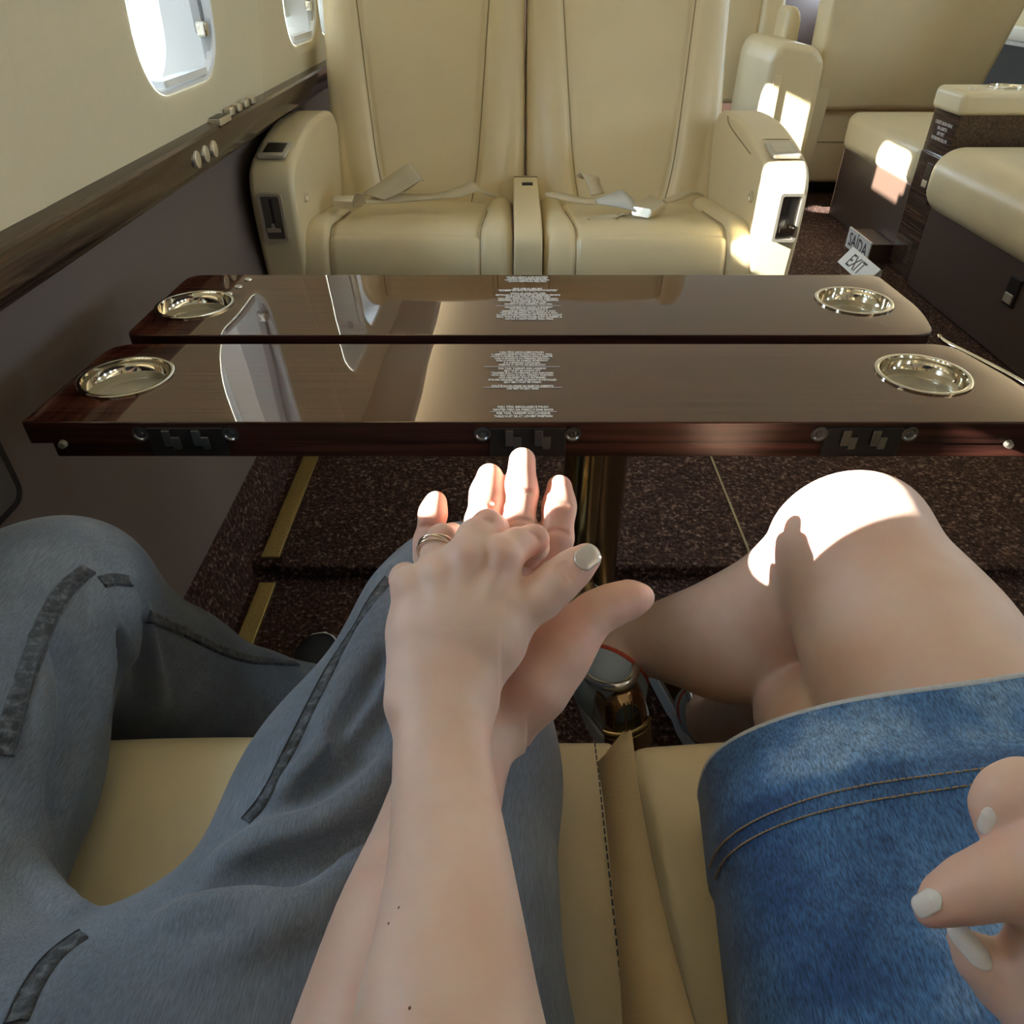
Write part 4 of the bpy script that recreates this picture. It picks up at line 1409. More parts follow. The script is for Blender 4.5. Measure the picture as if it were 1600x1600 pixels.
# forearm and wrist
H.limb([J(705, 1900, 0.285, 0.0470), J(705, 1720, 0.318, 0.0455), J(700, 1600, 0.340, 0.0425), J(703, 1480, 0.370, 0.0380), J(702, 1350, 0.412, 0.0338), J(692, 1210, 0.462, 0.0308), J(690, 1120, 0.492, 0.0308), J(690, 1070, 0.506, 0.0322)], 0.003, (vd, 1.22))
H.cone(W(692, 1090, 0.505), W(695, 1000, 0.520), 0.031, 0.034, 0.02, (vd, 1.9))
# back of the hand
H.chain([J(655, 1070, 0.512, 0.0135), J(646, 990, 0.523, 0.0136), J(641, 915, 0.533, 0.0128)], 0.016)
H.chain([J(675, 1070, 0.508, 0.0145), J(672, 985, 0.518, 0.0145), J(684, 895, 0.528, 0.0130)], 0.016)
H.chain([J(700, 1070, 0.506, 0.0145), J(708, 975, 0.515, 0.0155), J(730, 868, 0.525, 0.0138)], 0.016)
H.chain([J(722, 1070, 0.508, 0.0150), J(748, 975, 0.517, 0.0160), J(786, 868, 0.528, 0.0142)], 0.016)
H.chain([J(735, 1065, 0.513, 0.0165), J(772, 1000, 0.522, 0.0190), J(800, 950, 0.527, 0.0170)], 0.018)
H.ball(W(735, 960, 0.530), (0.030, 0.032, 0.014), 0.02, axes=(Vector((1, 0, 0)), UPV, vd))
# thumb
H.chain([J(798, 970, 0.527, 0.0158), J(846, 932, 0.526, 0.0150), J(872, 908, 0.527, 0.0146), J(896, 888, 0.529, 0.0128), J(916, 872, 0.532, 0.0108)], 0.007)
# index, middle, ring and little finger: proximal bone towards the other hand, then folded between its fingers
H.chain([J(786, 868, 0.530, 0.0132), J(806, 852, 0.540, 0.0115), J(834, 843, 0.552, 0.0105)], 0.008)
H.chain([J(834, 843, 0.552, 0.0105), J(838, 855, 0.580, 0.0092), J(828, 872, 0.602, 0.0085)], 0.006)
H.chain([J(730, 868, 0.528, 0.0135), J(742, 840, 0.541, 0.0122), J(762, 821, 0.556, 0.0112)], 0.008)
H.chain([J(762, 821, 0.556, 0.0112), J(775, 825, 0.590, 0.0095), J(772, 850, 0.612, 0.0085)], 0.006)
H.chain([J(684, 893, 0.530, 0.0128), J(682, 866, 0.541, 0.0108), J(690, 842, 0.554, 0.0104)], 0.006)
H.chain([J(690, 842, 0.554, 0.0104), J(706, 838, 0.588, 0.0095), J(712, 860, 0.612, 0.0085)], 0.006)
H.chain([J(641, 915, 0.535, 0.0128), J(634, 905, 0.555, 0.0110), J(632, 905, 0.580, 0.0095), J(645, 912, 0.605, 0.0085)], 0.008)
# knuckle tops, tendons and a small hollow at the wrist
for px, py, d in ((684, 893, 0.519), (730, 868, 0.516), (786, 866, 0.518), (641, 913, 0.525)):
    H.ball(W(px, py, d - 0.0015), 0.0068, 0.010)
for a, b in (((700, 1040), (728, 885)), ((715, 1040), (780, 885)), ((684, 1040), (686, 905))):
    H.cone(W(*a, 0.4950), W(*b, 0.5130), 0.0026, 0.0030, 0.008)
H.ball(W(626, 1098, 0.490), 0.007, 0.014)

def creases(vol, lines, r=0.0011, sink=0.0004, k=0.0022):
    """fine skin lines cut where lines of sight meet the hand"""
    bv = bvh_of(*vol.arrays())
    for ln in lines:
        P = smooth_path([hit(bv, *q)[0] - hit(bv, *q)[1] * sink for q in ln], 3)
        for a_, b2 in zip(P[:-1], P[1:]):
            vol.cone(a_, b2, r, r, k, None, True)


creases(H, [[(877, 880), (884, 893), (893, 905)], [(869, 884), (876, 898), (884, 912)], [(885, 877), (891, 888), (898, 896)],
            [(757, 812), (768, 813)], [(681, 843), (695, 842)], [(828, 832), (838, 836), (842, 844)]], r=0.0010, sink=-0.0001)
VA = H.arrays()
# the other hand, resting in the lap
vr = VIEW(1540, 1400)
G = Vol(0.0016)
G.chain([J(1452, 1425, 0.334, 0.0066), J(1480, 1405, 0.333, 0.0100), J(1520, 1388, 0.330, 0.0130), J(1570, 1372, 0.326, 0.0150), J(1640, 1345, 0.322, 0.0165), J(1720, 1330, 0.320, 0.020)], 0.006)
G.chain([J(1549, 1290, 0.342, 0.0072), J(1556, 1262, 0.340, 0.0100), J(1572, 1240, 0.338, 0.0112), J(1600, 1232, 0.336, 0.0125), J(1660, 1262, 0.330, 0.0140), J(1730, 1320, 0.322, 0.018)], 0.006)
G.chain([J(1574, 1330, 0.345, 0.0090), J(1600, 1322, 0.343, 0.0115), J(1660, 1330, 0.335, 0.014)], 0.005)
G.chain([J(1502, 1468, 0.345, 0.0062), J(1530, 1500, 0.344, 0.0098), J(1568, 1538, 0.342, 0.0120), J(1625, 1585, 0.336, 0.0150), J(1730, 1620, 0.328, 0.020)], 0.006)
G.chain([J(1720, 1330, 0.322, 0.026), J(1740, 1480, 0.322, 0.028), J(1745, 1620, 0.325, 0.026)], 0.02)
G.chain([J(1745, 1500, 0.32, 0.034), J(1900, 1620, 0.315, 0.032), (Vector((0.62, 0.05, 0.70)), 0.036), (Vector((0.70, -0.12, 0.72)), 0.042)], 0.02)
G.cone(W(1596, 1330, 0.328), W(1620, 1327, 0.328), 0.0007, 0.0007, 0.0015, None, True)
VB = G.arrays()
def shoe_T(heel, toe, roll=0.0, sc=1.0):
    heel = Vector(heel); toe = Vector(toe)
    y = (toe - heel).normalized()
    x = y.cross(Vector((0, 0, 1))).normalized()
    z = x.cross(y)
    R = Matrix((x, y, z)).transposed().to_4x4()
    return Matrix.Translation(heel) @ R @ Matrix.Rotation(roll, 4, 'Y') @ Matrix.Scale(sc, 4)


hl = W(985, 1172, 0.945)
tA = shoe_T(hl, hl + Vector((-0.055, 0.230, -0.005)), math.radians(-8), 1.17)
hB = W(1118, 1182, 1.25)
tB = shoe_T((hB.x, hB.y, 0.006), (hB.x - 0.05, hB.y + 0.25, 0.006), 0.0, 1.12)
# legs
L = Vol(0.0042)
# upper leg: thigh and knee, then shin, ankle
L.limb([(Vector((0.47, 0.02, 0.60)), 0.105), J(1525, 1195, 0.600, 0.100), J(1418, 1015, 0.690, 0.0935), J(1355, 910, 0.740, 0.0800), J(1326, 865, 0.758, 0.0735)], 0.006)
L.ball(W(1318, 858, 0.752), (0.068, 0.064, 0.066), 0.03)
L.ball(W(1352, 822, 0.750), (0.052, 0.048, 0.050), 0.03)
L.limb([J(1300, 880, 0.775, 0.0640), J(1225, 950, 0.825, 0.0670), J(1145, 992, 0.880, 0.0690), J(1072, 1000, 0.930, 0.0550), J(1014, 1002, 0.965, 0.0400), J(978, 1014, 0.985, 0.0360)], 0.010)
L.ball(W(1170, 1020, 0.885), (0.066, 0.05, 0.054), 0.04)
# lower leg of the pair, passing under the other
L.chain([(Vector((0.30, 0.04, 0.56)), 0.10), J(1335, 1190, 0.690, 0.080), J(1285, 1120, 0.800, 0.070), J(1255, 1085, 0.930, 0.0600), J(1205, 1095, 1.02, 0.0520), J(1140, 1115, 1.12, 0.0400), J(1112, 1128, 1.17, 0.0360)], 0.008)
# feet inside the shoes
L.chain([J(978, 1014, 0.985, 0.036), (tA @ Vector((0, 0.06, 0.06)), 0.034), (tA @ Vector((0, 0.17, 0.04)), 0.024)], 0.015)
L.chain([J(1112, 1128, 1.17, 0.0355), (tB @ Vector((0, 0.06, 0.05)), 0.032), (tB @ Vector((0, 0.17, 0.04)), 0.024)], 0.015)
VC = L.arrays()
VC = (relax(VC[0], VC[1], 3), VC[1])
VA = (relax(VA[0], VA[1], 1, 0.4), VA[1]); VB = (relax(VB[0], VB[1], 1, 0.4), VB[1])
# upper body behind the camera
U = Vol(0.009)
U.chain([(Vector((0.20, -0.02, 0.83)), 0.05), (Vector((0.21, -0.20, 0.86)), 0.055)], 0.02)
U.chain([(Vector((0.705, -0.13, 0.72)), 0.043), (Vector((0.66, -0.26, 0.98)), 0.055)], 0.02)
e0 = W(705, 1960, 0.275)
U.chain([(e0, 0.040), (Vector((0.03, -0.06, 0.74)), 0.044), (Vector((0.20, -0.24, 0.96)), 0.055)], 0.02)
U.chain([(Vector((0.43, -0.12, 0.60)), 0.15), (Vector((0.43, -0.20, 0.80)), 0.125), (Vector((0.43, -0.25, 0.98)), 0.13)], 0.05)
U.chain([(Vector((0.22, -0.25, 1.0)), 0.06), (Vector((0.64, -0.25, 1.0)), 0.06)], 0.05)
U.chain([(Vector((0.43, -0.25, 1.05)), 0.055), (Vector((0.43, -0.22, 1.16)), 0.05)], 0.03)
U.ball((0.43, -0.18, 1.26), (0.075, 0.095, 0.115), 0.03)
U.ball((0.43, -0.075, 1.245), (0.012, 0.016, 0.022), 0.02)
VU = U.arrays()
Vw, Fw = join_arrays([VA, VB, VC, VU])
me_ = mesh_np('body', Vw, Fw)
add_attr(me_, 'flush', flush_of(Vw, [(W(905, 885, 0.525), 0.022, 0.45), (W(836, 843, 0.545), 0.024, 0.75), (W(762, 820, 0.55), 0.022, 0.65), (W(690, 842, 0.55), 0.018, 0.55),
                                     (W(730, 868, 0.515), 0.014, 0.35), (W(786, 868, 0.517), 0.016, 0.40), (W(820, 900, 0.54), 0.018, 0.6), (W(636, 905, 0.54), 0.016, 0.4),
                                     (W(1340, 800, 0.69), 0.05, 0.25), (W(1455, 1425, 0.33), 0.02, 0.3), (W(1560, 1300, 0.335), 0.02, 0.3)]))
body = link('body', me_, 'skin_w', wom)
bvA = bvh_of(*VA); bvB = bvh_of(*VB); bvC = bvh_of(*VC)
# hair and top, out of the picture
U2 = Vol(0.01)
U2.ball((0.43, -0.205, 1.285), (0.092, 0.105, 0.115), 0.03)
U2.chain([(Vector((0.36, -0.25, 1.27)), 0.04), (Vector((0.34, -0.27, 1.05)), 0.035)], 0.03)
U2.chain([(Vector((0.50, -0.25, 1.27)), 0.04), (Vector((0.52, -0.27, 1.05)), 0.035)], 0.03)
U2.ball((0.43, -0.10, 1.24), (0.062, 0.06, 0.085), 0.02, sub=True)
link('hair', mesh_np('hair', *U2.arrays()), 'hair', wom)
U3 = Vol(0.01)
U3.chain([(Vector((0.43, -0.12, 0.62)), 0.165), (Vector((0.43, -0.20, 0.80)), 0.14), (Vector((0.43, -0.25, 0.96)), 0.142)], 0.05)
U3.chain([(Vector((0.21, -0.25, 0.99)), 0.072), (Vector((0.65, -0.25, 0.99)), 0.072)], 0.05)
link('top', mesh_np('top', *U3.arrays()), 'shirt_w', wom)


def nail(parent, mat, p_tip, p_base, normal, w, lift=0.0, name='fingernail', th=0.0007, curve=0.0016):
    """curved varnished plate between two points, facing along normal"""
    a = Vector(p_base); b = Vector(p_tip)
    t = (b - a); L_ = t.length; t.normalize()
    n = Vector(normal); n = (n - t * n.dot(t)).normalized()
    s = t.cross(n)
    V, F = [], []
    nu, nv = 19, 13
    for lay in (0, 1):
        for i in range(nu):
            u = i / (nu - 1)
            ww = w * (min(1, math.sqrt(max(0.02, u * 4))) if u < 0.25 else 1.0) * (1.0 if u < 0.72 else math.sqrt(max(0.05, 1 - ((u - 0.72) / 0.30) ** 2)))
            for j in range(nv):
                v = j / (nv - 1) * 2 - 1
                h = curve * (1 - v * v) * (ww / w) ** 2 + (th if lay else -0.0012) + lift - 0.0012 * u * u
                V.append(tuple(a + t * (u * L_) + s * (v * ww / 2) + n * h))
    o_ = nu * nv
    for i in range(nu - 1):
        for j in range(nv - 1):
            q = (i * nv + j, i * nv + j + 1, (i + 1) * nv + j + 1, (i + 1) * nv + j)
            F.append(tuple(x + o_ for x in q)); F.append(q[::-1])
    for i in range(nu - 1):
        for j, fl3 in ((0, 1), (nv - 1, 0)):
            q = (i * nv + j, (i + 1) * nv + j, (i + 1) * nv + j + o_, i * nv + j + o_)
            F.append(q if not fl3 else q[::-1])
    for j in range(nv - 1):
        for i, fl3 in ((0, 0), (nu - 1, 1)):
            q = (i * nv + j, i * nv + j + 1, i * nv + j + 1 + o_, i * nv + j + o_)
            F.append(q if not fl3 else q[::-1])
    return link(name, mesh_np(name, V, F), mat, parent)


def nail_px(bv, mat, tip, base, wpx, tilt=None, lift=0.0, over=0.0):
    pt, n1 = hit(bv, *tip); pb, n2 = hit(bv, *base)
    n = (n1 + n2 * 2).normalized() if tilt is None else Vector(tilt)
    d = (pb - CAM).dot(FWD)
    pt = pt + (pt - pb).normalized() * over
    return nail(wom, mat, pt, pb, n, wpx * d / FPX, lift)


nail_px(bvA, 'nail_pearl', (925, 866), (900, 883), 36, None, 0.0006, 0.006)
nail_px(bvB, 'nail', (1442, 1414), (1470, 1398), 34, None, -0.0004, 0.006)
nail_px(bvB, 'nail', (1538, 1296), (1548, 1262), 26, None, -0.0004, 0.004)
nail_px(bvB, 'nail', (1502, 1462), (1548, 1516), 34, None, -0.0004, 0.006)
for q in ((623, 1418), (607, 1443), (640, 1575)):
    p_, n_ = hit(bvA, *q)
    bm = bmesh.new(); bmesh.ops.create_icosphere(bm, subdivisions=2, radius=0.0010)
    bmesh.ops.transform(bm, matrix=Matrix.Translation(p_ - n_ * 0.0006), verts=bm.verts)
    link('mole', bm_mesh('mole', bm, smooth=True), 'mole', wom)
# ring of three thin bands
rc, rn = W(681, 858, 0.5435), (W(690, 842, 0.554) - W(682, 866, 0.541)).normalized()
rx = rn.cross(vd).normalized(); ry = rn.cross(rx)
rg = None
for off, tl, rr in ((-0.0024, 0.16, 0.0130), (0.0, -0.10, 0.0133), (0.0026, 0.22, 0.0128)):
    nn = (rn + rx * tl).normalized(); a = nn.cross(vd).normalized(); b_ = nn.cross(a)
    pts = [rc + rn * off + (a * math.cos(2 * math.pi * i / 40) + b_ * math.sin(2 * math.pi * i / 40)) * rr for i in range(40)]
    o = tube('ring' if rg is None else 'ring_band', 'ring', wom if rg is None else rg, pts, 0.00085, 8, True)
    if rg is None:
        rg = o
        o['label'] = 'slim silver ring of crossed bands'
bm = bmesh.new(); bmesh.ops.create_icosphere(bm, subdivisions=2, radius=0.0016)
q = rc + rn * 0.004 - rx * 0.0085 - vd * 0.0095
bmesh.ops.transform(bm, matrix=Matrix.Translation(q), verts=bm.verts)
link('stone', bm_mesh('stone', bm, smooth=True), plain('red_stone', (0.35, 0.06, 0.04), 0.1), rg)

# skirt: a denim tube over the lap
SK_N = 96


def sk_ring(s):
    """s = 0 at the hem, 1 at the waist: centre, half width, half height, y"""
    y = 0.355 - 0.50 * s
    cx = 0.425 - 0.010 * s
    hw = 0.268 + 0.045 * s
    cz = 0.565 + 0.02 * s
    hh = 0.098 + 0.035 * s
    return cx, y, cz, hw, hh


def sk_pt(s, a, out=0.0):
    cx, y, cz, hw, hh = sk_ring(s)
    c, sn = math.cos(a), math.sin(a)
    e = 0.72
    x = cx + (hw + out) * math.copysign(abs(c) ** e, c)
    z = cz + (hh + out) * math.copysign(abs(sn) ** e, sn)
    # folds: a soft ridge over the raised thigh, shallow pulls from the side
    top = max(0, sn)
    z += top * (0.030 * math.exp(-((x - 0.47) / 0.13) ** 2) * (1 - 0.4 * s) + 0.012 * math.exp(-((x - 0.26) / 0.10) ** 2))
    z += top * 0.006 * math.sin(34 * x + 11 * s) * math.exp(-((s - 0.30) / 0.25) ** 2)
    z += top * 0.004 * math.sin(55 * y + 18 * x)
    y += 0.020 * (x - 0.42) * (1 if s < 0.05 else 1)
    if s < 0.17:
        bulge = 0.0035 * (1 if s < 0.15 else (0.17 - s) / 0.02)
        z += bulge * (1 if sn > 0 else -1) * abs(sn)
        x += bulge * (1 if c > 0 else -1) * abs(c)
    return Vector((x, y, z))


ns = 72
V, F = [], []
ss_ = [0, 0.002] + [i / ns for i in range(1, ns + 1)]
prof = [(0.02, -0.006), (0.004, -0.006)] + [(s, 0.0) for s in ss_]
for s, o_ in prof:
    for j in range(SK_N):
        V.append(tuple(sk_pt(s, 2 * math.pi * j / SK_N, o_)))
k = len(prof)
for i in range(k - 1):
    for j in range(SK_N):
        j2 = (j + 1) % SK_N
        F.append((i * SK_N + j, (i + 1) * SK_N + j, (i + 1) * SK_N + j2, i * SK_N + j2))
me_ = mesh_np('skirt', V, F)
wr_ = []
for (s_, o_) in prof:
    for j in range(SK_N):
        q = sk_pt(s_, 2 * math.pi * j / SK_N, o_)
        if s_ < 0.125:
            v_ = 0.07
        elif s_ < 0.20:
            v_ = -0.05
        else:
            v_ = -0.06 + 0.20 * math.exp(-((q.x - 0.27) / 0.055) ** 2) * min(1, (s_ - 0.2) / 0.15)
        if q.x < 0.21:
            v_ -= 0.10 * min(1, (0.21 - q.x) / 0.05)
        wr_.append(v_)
add_attr(me_, 'tone_shift', wr_)  # lighter hem band and centre streak, darker below the hem and at left
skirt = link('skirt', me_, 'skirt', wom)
skirt['label'] = 'faded blue denim skirt with a wide turned hem'
tube('frayed_hem', 'skirt_edge', skirt, [sk_pt(0.0, 2 * math.pi * j / 160, -0.002) for j in range(160)], 0.0028, 8, True)
for s in (0.148, 0.166):
    for j in range(150):
        a0 = 2 * math.pi * (j + 0.1) / 300; a1 = 2 * math.pi * (j + 0.85) / 300
        tube('stitch', 'thread', skirt, [sk_pt(s, a0, 0.0006), sk_pt(s, (a0 + a1) / 2, 0.0012), sk_pt(s, a1, 0.0006)], 0.0007, 5)


# ---------------------------------------------------------------- sneakers
def foot_width(t):
    return float(np.interp(t, [0, 0.04, 0.15, 0.35, 0.6, 0.75, 0.9, 0.97, 1.0], [0.018, 0.027, 0.034, 0.033, 0.041, 0.045, 0.037, 0.022, 0.006]))


def foot_mid(t):
    return float(np.interp(t, [0, 0.4, 0.75, 1.0], [0, -0.002, 0.003, 0.008]))


def sneaker(parent, T, mats, LEN=0.262, side=1, laces=True):
    up_m, sole_m, trim_m, heel_m = mats
    out = []
    N = 26
    for i in range(N + 1):
        t = (1 - math.cos(math.pi * i / N)) / 2
        out.append((foot_mid(t) * side + foot_width(t), t * LEN))
    for i in range(N, -1, -1):
        t = (1 - math.cos(math.pi * i / N)) / 2
        out.append((foot_mid(t) * side - foot_width(t), t * LEN))
    out = [p for i, p in enumerate(out) if i not in (N + 1,)]
    # upper as rings from heel to toe
    V, F = [], []
    nt_, na = 28, 22
    for i in range(nt_ + 1):
        t = (1 - math.cos(math.pi * i / nt_)) / 2
        w = foot_width(t) * 0.955
        top = float(np.interp(t, [0, 0.06, 0.18, 0.32, 0.45, 0.62, 0.8, 0.93, 1.0], [0.078, 0.090, 0.082, 0.080, 0.092, 0.068, 0.050, 0.040, 0.024]))
        for j in range(na + 1):
            a = math.pi * j / na
            c, s_ = math.cos(a), math.sin(a)
            xx = foot_mid(t) * side + w * math.copysign(abs(c) ** 0.75, c)
            zz = 0.018 + (top - 0.018) * abs(s_) ** 0.62
            # foot opening between heel collar and tongue
            V.append((xx, t * LEN, zz))
    for i in range(nt_):
        for j in range(na):
            t = (1 - math.cos(math.pi * (i + .5) / nt_)) / 2
            if 0.05 < t < 0.40 and na * 0.30 <= j < na * 0.70:
                continue
            F.append((i * (na + 1) + j, i * (na + 1) + j + 1, (i + 1) * (na + 1) + j + 1, (i + 1) * (na + 1) + j))
    V = [tuple(T @ Vector(v)) for v in V]
    up = link('sneaker', mesh_np('sneaker', V, F), up_m, parent)
    md = up.modifiers.new('thick', 'SOLIDIFY'); md.thickness = 0.004; md.offset = 1
    prism('sole', sole_m, up, [(x * 1.04, y * 1.015 - 0.002) for x, y in out], -0.004, 0.026, T, 0.004)
    if heel_m:
        hp = [(0.0275 * math.sin(a) * 1.08, -0.0035 - 0.0 + 0.020 * (1 - math.cos(a))) for a in [math.radians(-62 + 124 * i / 10) for i in range(11)]]
        pts = [T @ Vector((x, y, 0.037)) for x, y in hp]
        tube('heel_rim', heel_m, up, pts, 0.0035, 8)
        hb = [(x * 1.02, y - 0.003) for x, y in hp] + [(x * 0.9, y + 0.02) for x, y in hp[::-1]]
        prism('heel_cap', heel_m, up, hb, -0.005, 0.030, T, 0.002)
        tube('heel_seam', heel_m, up, [T @ Vector((0.004, -0.0025, 0.036)), T @ Vector((0.004, -0.0045, 0.06)), T @ Vector((0.004, -0.003, 0.086))], 0.0013, 6)
        tube('heel_seam', heel_m, up, [T @ Vector((-0.004, -0.0025, 0.036)), T @ Vector((-0.004, -0.0045, 0.06)), T @ Vector((-0.004, -0.003, 0.086))], 0.0013, 6)
    # collar bead round the opening
    col = []
    for i in range(30):
        a = 2 * math.pi * i / 30
        t = 0.225 + 0.175 * math.cos(a)
        zt = float(np.interp(t, [0.05, 0.2, 0.4], [0.094, 0.078, 0.092]))
        col.append(T @ Vector((0.0265 * math.sin(a), t * LEN, zt)))
    tube('collar', trim_m, up, col, 0.0062, 10, True)
    if laces:
        for i in range(4):
            y = (0.44 + 0.055 * i) * LEN
            zt = float(np.interp(y / LEN, [0.42, 0.62, 0.8], [0.094, 0.072, 0.054]))
            tube('lace', 'lace', up, [T @ Vector(p) for p in smooth_path([(-0.026, y, zt - 0.012), (0, y + 0.006, zt + 0.003), (0.026, y, zt - 0.012)], 4)], 0.003, 6)
        for sgn in (-1, 1):
            tube('lace', 'lace', up, [T @ Vector(p) for p in smooth_path([(0, 0.45 * LEN, 0.099), (sgn * 0.02, 0.44 * LEN, 0.112), (sgn * 0.034, 0.48 * LEN, 0.106), (sgn * 0.02, 0.50 * LEN, 0.097), (0, 0.45 * LEN, 0.099)], 5)], 0.0026, 6)
    return up


gold = ('gold_leather', 'sole', 'silver_trim', 'heel_gold')
snA = sneaker(wom, tA, gold)
snA['label'] = 'gold metallic sneaker with white sole, worn on the raised foot'
snB = sneaker(wom, tB, gold)
snB['label'] = 'gold metallic sneaker flat on the carpet'


# sock cuffs with a thin red top
def sock(T, ank, parent):
    a = T @ Vector((0, 0.058, 0.055)); c = Vector(ank)
    dd = (c - a).normalized()
    e = a + dd * 0.010
    Q_ = Vol(0.004)
    Q_.chain([(T @ Vector((0, 0.12, 0.035)), 0.033), (T @ Vector((0, 0.055, 0.040)), 0.043), (a, 0.0445), (e, 0.0445)], 0.012)
    Q_.ball(e + dd * 0.130, 0.125, 0.002, sub=True)
    o = link('sock', mesh_np('sock', *Q_.arrays()), 'sock', parent)
    side = dd.cross(Vector((0, 1, 0))).normalized(); fr = dd.cross(side)
    tube('sock_band', 'red_trim', o, [e + dd * 0.006 + (side * math.cos(2 * math.pi * i / 32) + fr * math.sin(2 * math.pi * i / 32)) * 0.0450 for i in range(32)], 0.0035, 8, True)
    return o


sock(tA, W(978, 1014, 0.985), snA)
sock(tB, W(1112, 1128, 1.17), snB)
# ---------------------------------------------------------------- man
man = thing('person', 'person in grey-blue jeans sitting with knees apart, bare forearm with open palm upward', 'person', (-0.28, 0.05, 0.0))
vm = VIEW(800, 1000)
K = Vol(0.0013)
K.limb([J(560, 1900, 0.345, 0.058), J(590, 1740, 0.370, 0.055), J(612, 1600, 0.396, 0.0500), J(640, 1450, 0.430, 0.0440), J(678, 1320, 0.480, 0.0400), J(706, 1215, 0.530, 0.0378), J(732, 1150, 0.560, 0.0358)], 0.003, (vm, 1.25))
K.cone(W(745, 1140, 0.578), W(770, 1040, 0.598), 0.036, 0.040, 0.02, (vm, 1.9))
K.chain([J(720, 1120, 0.585, 0.015), J(692, 1010, 0.603, 0.016), J(672, 925, 0.612, 0.0130)], 0.015)
K.chain([J(740, 1110, 0.583, 0.016), J(735, 1000, 0.602, 0.016), J(740, 900, 0.612, 0.0145)], 0.015)
K.chain([J(760, 1110, 0.582, 0.016), J(785, 1000, 0.601, 0.017), J(800, 895, 0.612, 0.0155)], 0.015)
K.chain([J(780, 1110, 0.582, 0.017), J(825, 1000, 0.600, 0.018), J(852, 905, 0.611, 0.0155)], 0.015)
# ball of the thumb and thumb
K.chain([J(788, 1128, 0.572, 0.024), J(832, 1068, 0.574, 0.027), J(872, 1020, 0.580, 0.0235), J(898, 990, 0.586, 0.0195)], 0.016)
K.chain([J(898, 990, 0.586, 0.0192), J(930, 958, 0.590, 0.0160), J(958, 945, 0.594, 0.0152), J(985, 936, 0.600, 0.0135), J(1003, 933, 0.605, 0.0100)], 0.010)
# fingers
K.chain([J(852, 905, 0.612, 0.0145), J(862, 868, 0.614, 0.0138), J(868, 840, 0.612, 0.0142), J(873, 803, 0.612, 0.0122), J(874, 788, 0.613, 0.0126), J(874, 762, 0.616, 0.0108)], 0.007)
K.chain([J(800, 895, 0.613, 0.0145), J(805, 850, 0.614, 0.0140), J(808, 826, 0.611, 0.0146), J(812, 785, 0.612, 0.0124), J(814, 765, 0.611, 0.0130), J(816, 720, 0.616, 0.0112)], 0.007)
K.chain([J(740, 900, 0.613, 0.0138), J(748, 845, 0.613, 0.0122), J(752, 815, 0.611, 0.0128), J(758, 780, 0.612, 0.0114), J(760, 770, 0.611, 0.0121), J(765, 744, 0.616, 0.0108)], 0.007)
K.chain([J(672, 925, 0.613, 0.0118), J(668, 868, 0.613, 0.0106), J(669, 845, 0.611, 0.0110), J(675, 812, 0.612, 0.0098), J(677, 800, 0.612, 0.0102), J(681, 784, 0.615, 0.0090)], 0.007)
# joint creases on the palm side
creases(K, [[(790, 815), (808, 811), (830, 814)], [(796, 768), (814, 765), (833, 769)], [(737, 787), (752, 784), (771, 788)], [(852, 832), (868, 828), (888, 833)],
            [(656, 824), (670, 822), (688, 826)], [(860, 790), (874, 787), (890, 791)]])
MA = K.arrays()
MA = (relax(MA[0], MA[1], 1, 0.4), MA[1])
MU = Vol(0.009)
MU.chain([(W(555, 1950, 0.340), 0.052), (Vector((-0.085, -0.10, 0.70)), 0.056), (Vector((-0.06, -0.28, 1.00)), 0.068)], 0.02)
MU.chain([(Vector((-0.28, -0.12, 0.60)), 0.17), (Vector((-0.28, -0.22, 0.82)), 0.15), (Vector((-0.28, -0.28, 1.02)), 0.155)], 0.05)
MU.chain([(Vector((-0.06, -0.28, 1.05)), 0.07), (Vector((-0.50, -0.28, 1.05)), 0.07)], 0.05)
MU.chain([(Vector((-0.50, -0.28, 1.05)), 0.065), (Vector((-0.53, -0.12, 0.83)), 0.055), (Vector((-0.40, 0.0, 0.95)), 0.045), (Vector((-0.22, -0.03, 1.05)), 0.036)], 0.02)
MU.ball((-0.19, -0.03, 1.08), (0.045, 0.03, 0.05), 0.03)
for i in range(4):
    MU.cone((-0.165 + 0.0 * i, -0.035, 1.055 + 0.018 * i), (-0.125, -0.02, 1.06 + 0.018 * i), 0.0105, 0.009, 0.01)
MU.cone((-0.19, -0.03, 1.04), (-0.15, -0.005, 1.045), 0.012, 0.010, 0.01)
MU.chain([(Vector((-0.28, -0.28, 1.12)), 0.062), (Vector((-0.28, -0.25, 1.22)), 0.058)], 0.03)
MU.ball((-0.28, -0.21, 1.33), (0.08, 0.10, 0.12), 0.03)
MU.ball((-0.28, -0.10, 1.315), (0.013, 0.018, 0.024), 0.02)
Vm, Fm = join_arrays([MA, MU.arrays()])
me_ = mesh_np('body', Vm, Fm)
add_attr(me_, 'flush', flush_of(Vm, [(W(874, 770, 0.605), 0.030, 0.65), (W(816, 740, 0.605), 0.032, 0.60), (W(765, 755, 0.605), 0.028, 0.65), (W(680, 795, 0.605), 0.026, 0.65),
                                     (W(868, 850, 0.60), 0.026, 0.55), (W(990, 933, 0.595), 0.026, 0.45), (W(885, 985, 0.575), 0.022, 0.75), (W(800, 1000, 0.585), 0.05, 0.4)]))
link('body', me_, 'skin_m', man)
Q = Vol(0.01)
Q.ball((-0.28, -0.235, 1.36), (0.093, 0.108, 0.115), 0.03)
Q.ball((-0.28, -0.12, 1.30), (0.075, 0.07, 0.10), 0.02, sub=True)
link('hair', mesh_np('hair', *Q.arrays()), 'hair', man)
Q = Vol(0.01)
Q.chain([(Vector((-0.28, -0.10, 0.62)), 0.185), (Vector((-0.28, -0.22, 0.82)), 0.165), (Vector((-0.28, -0.28, 1.00)), 0.167)], 0.05)
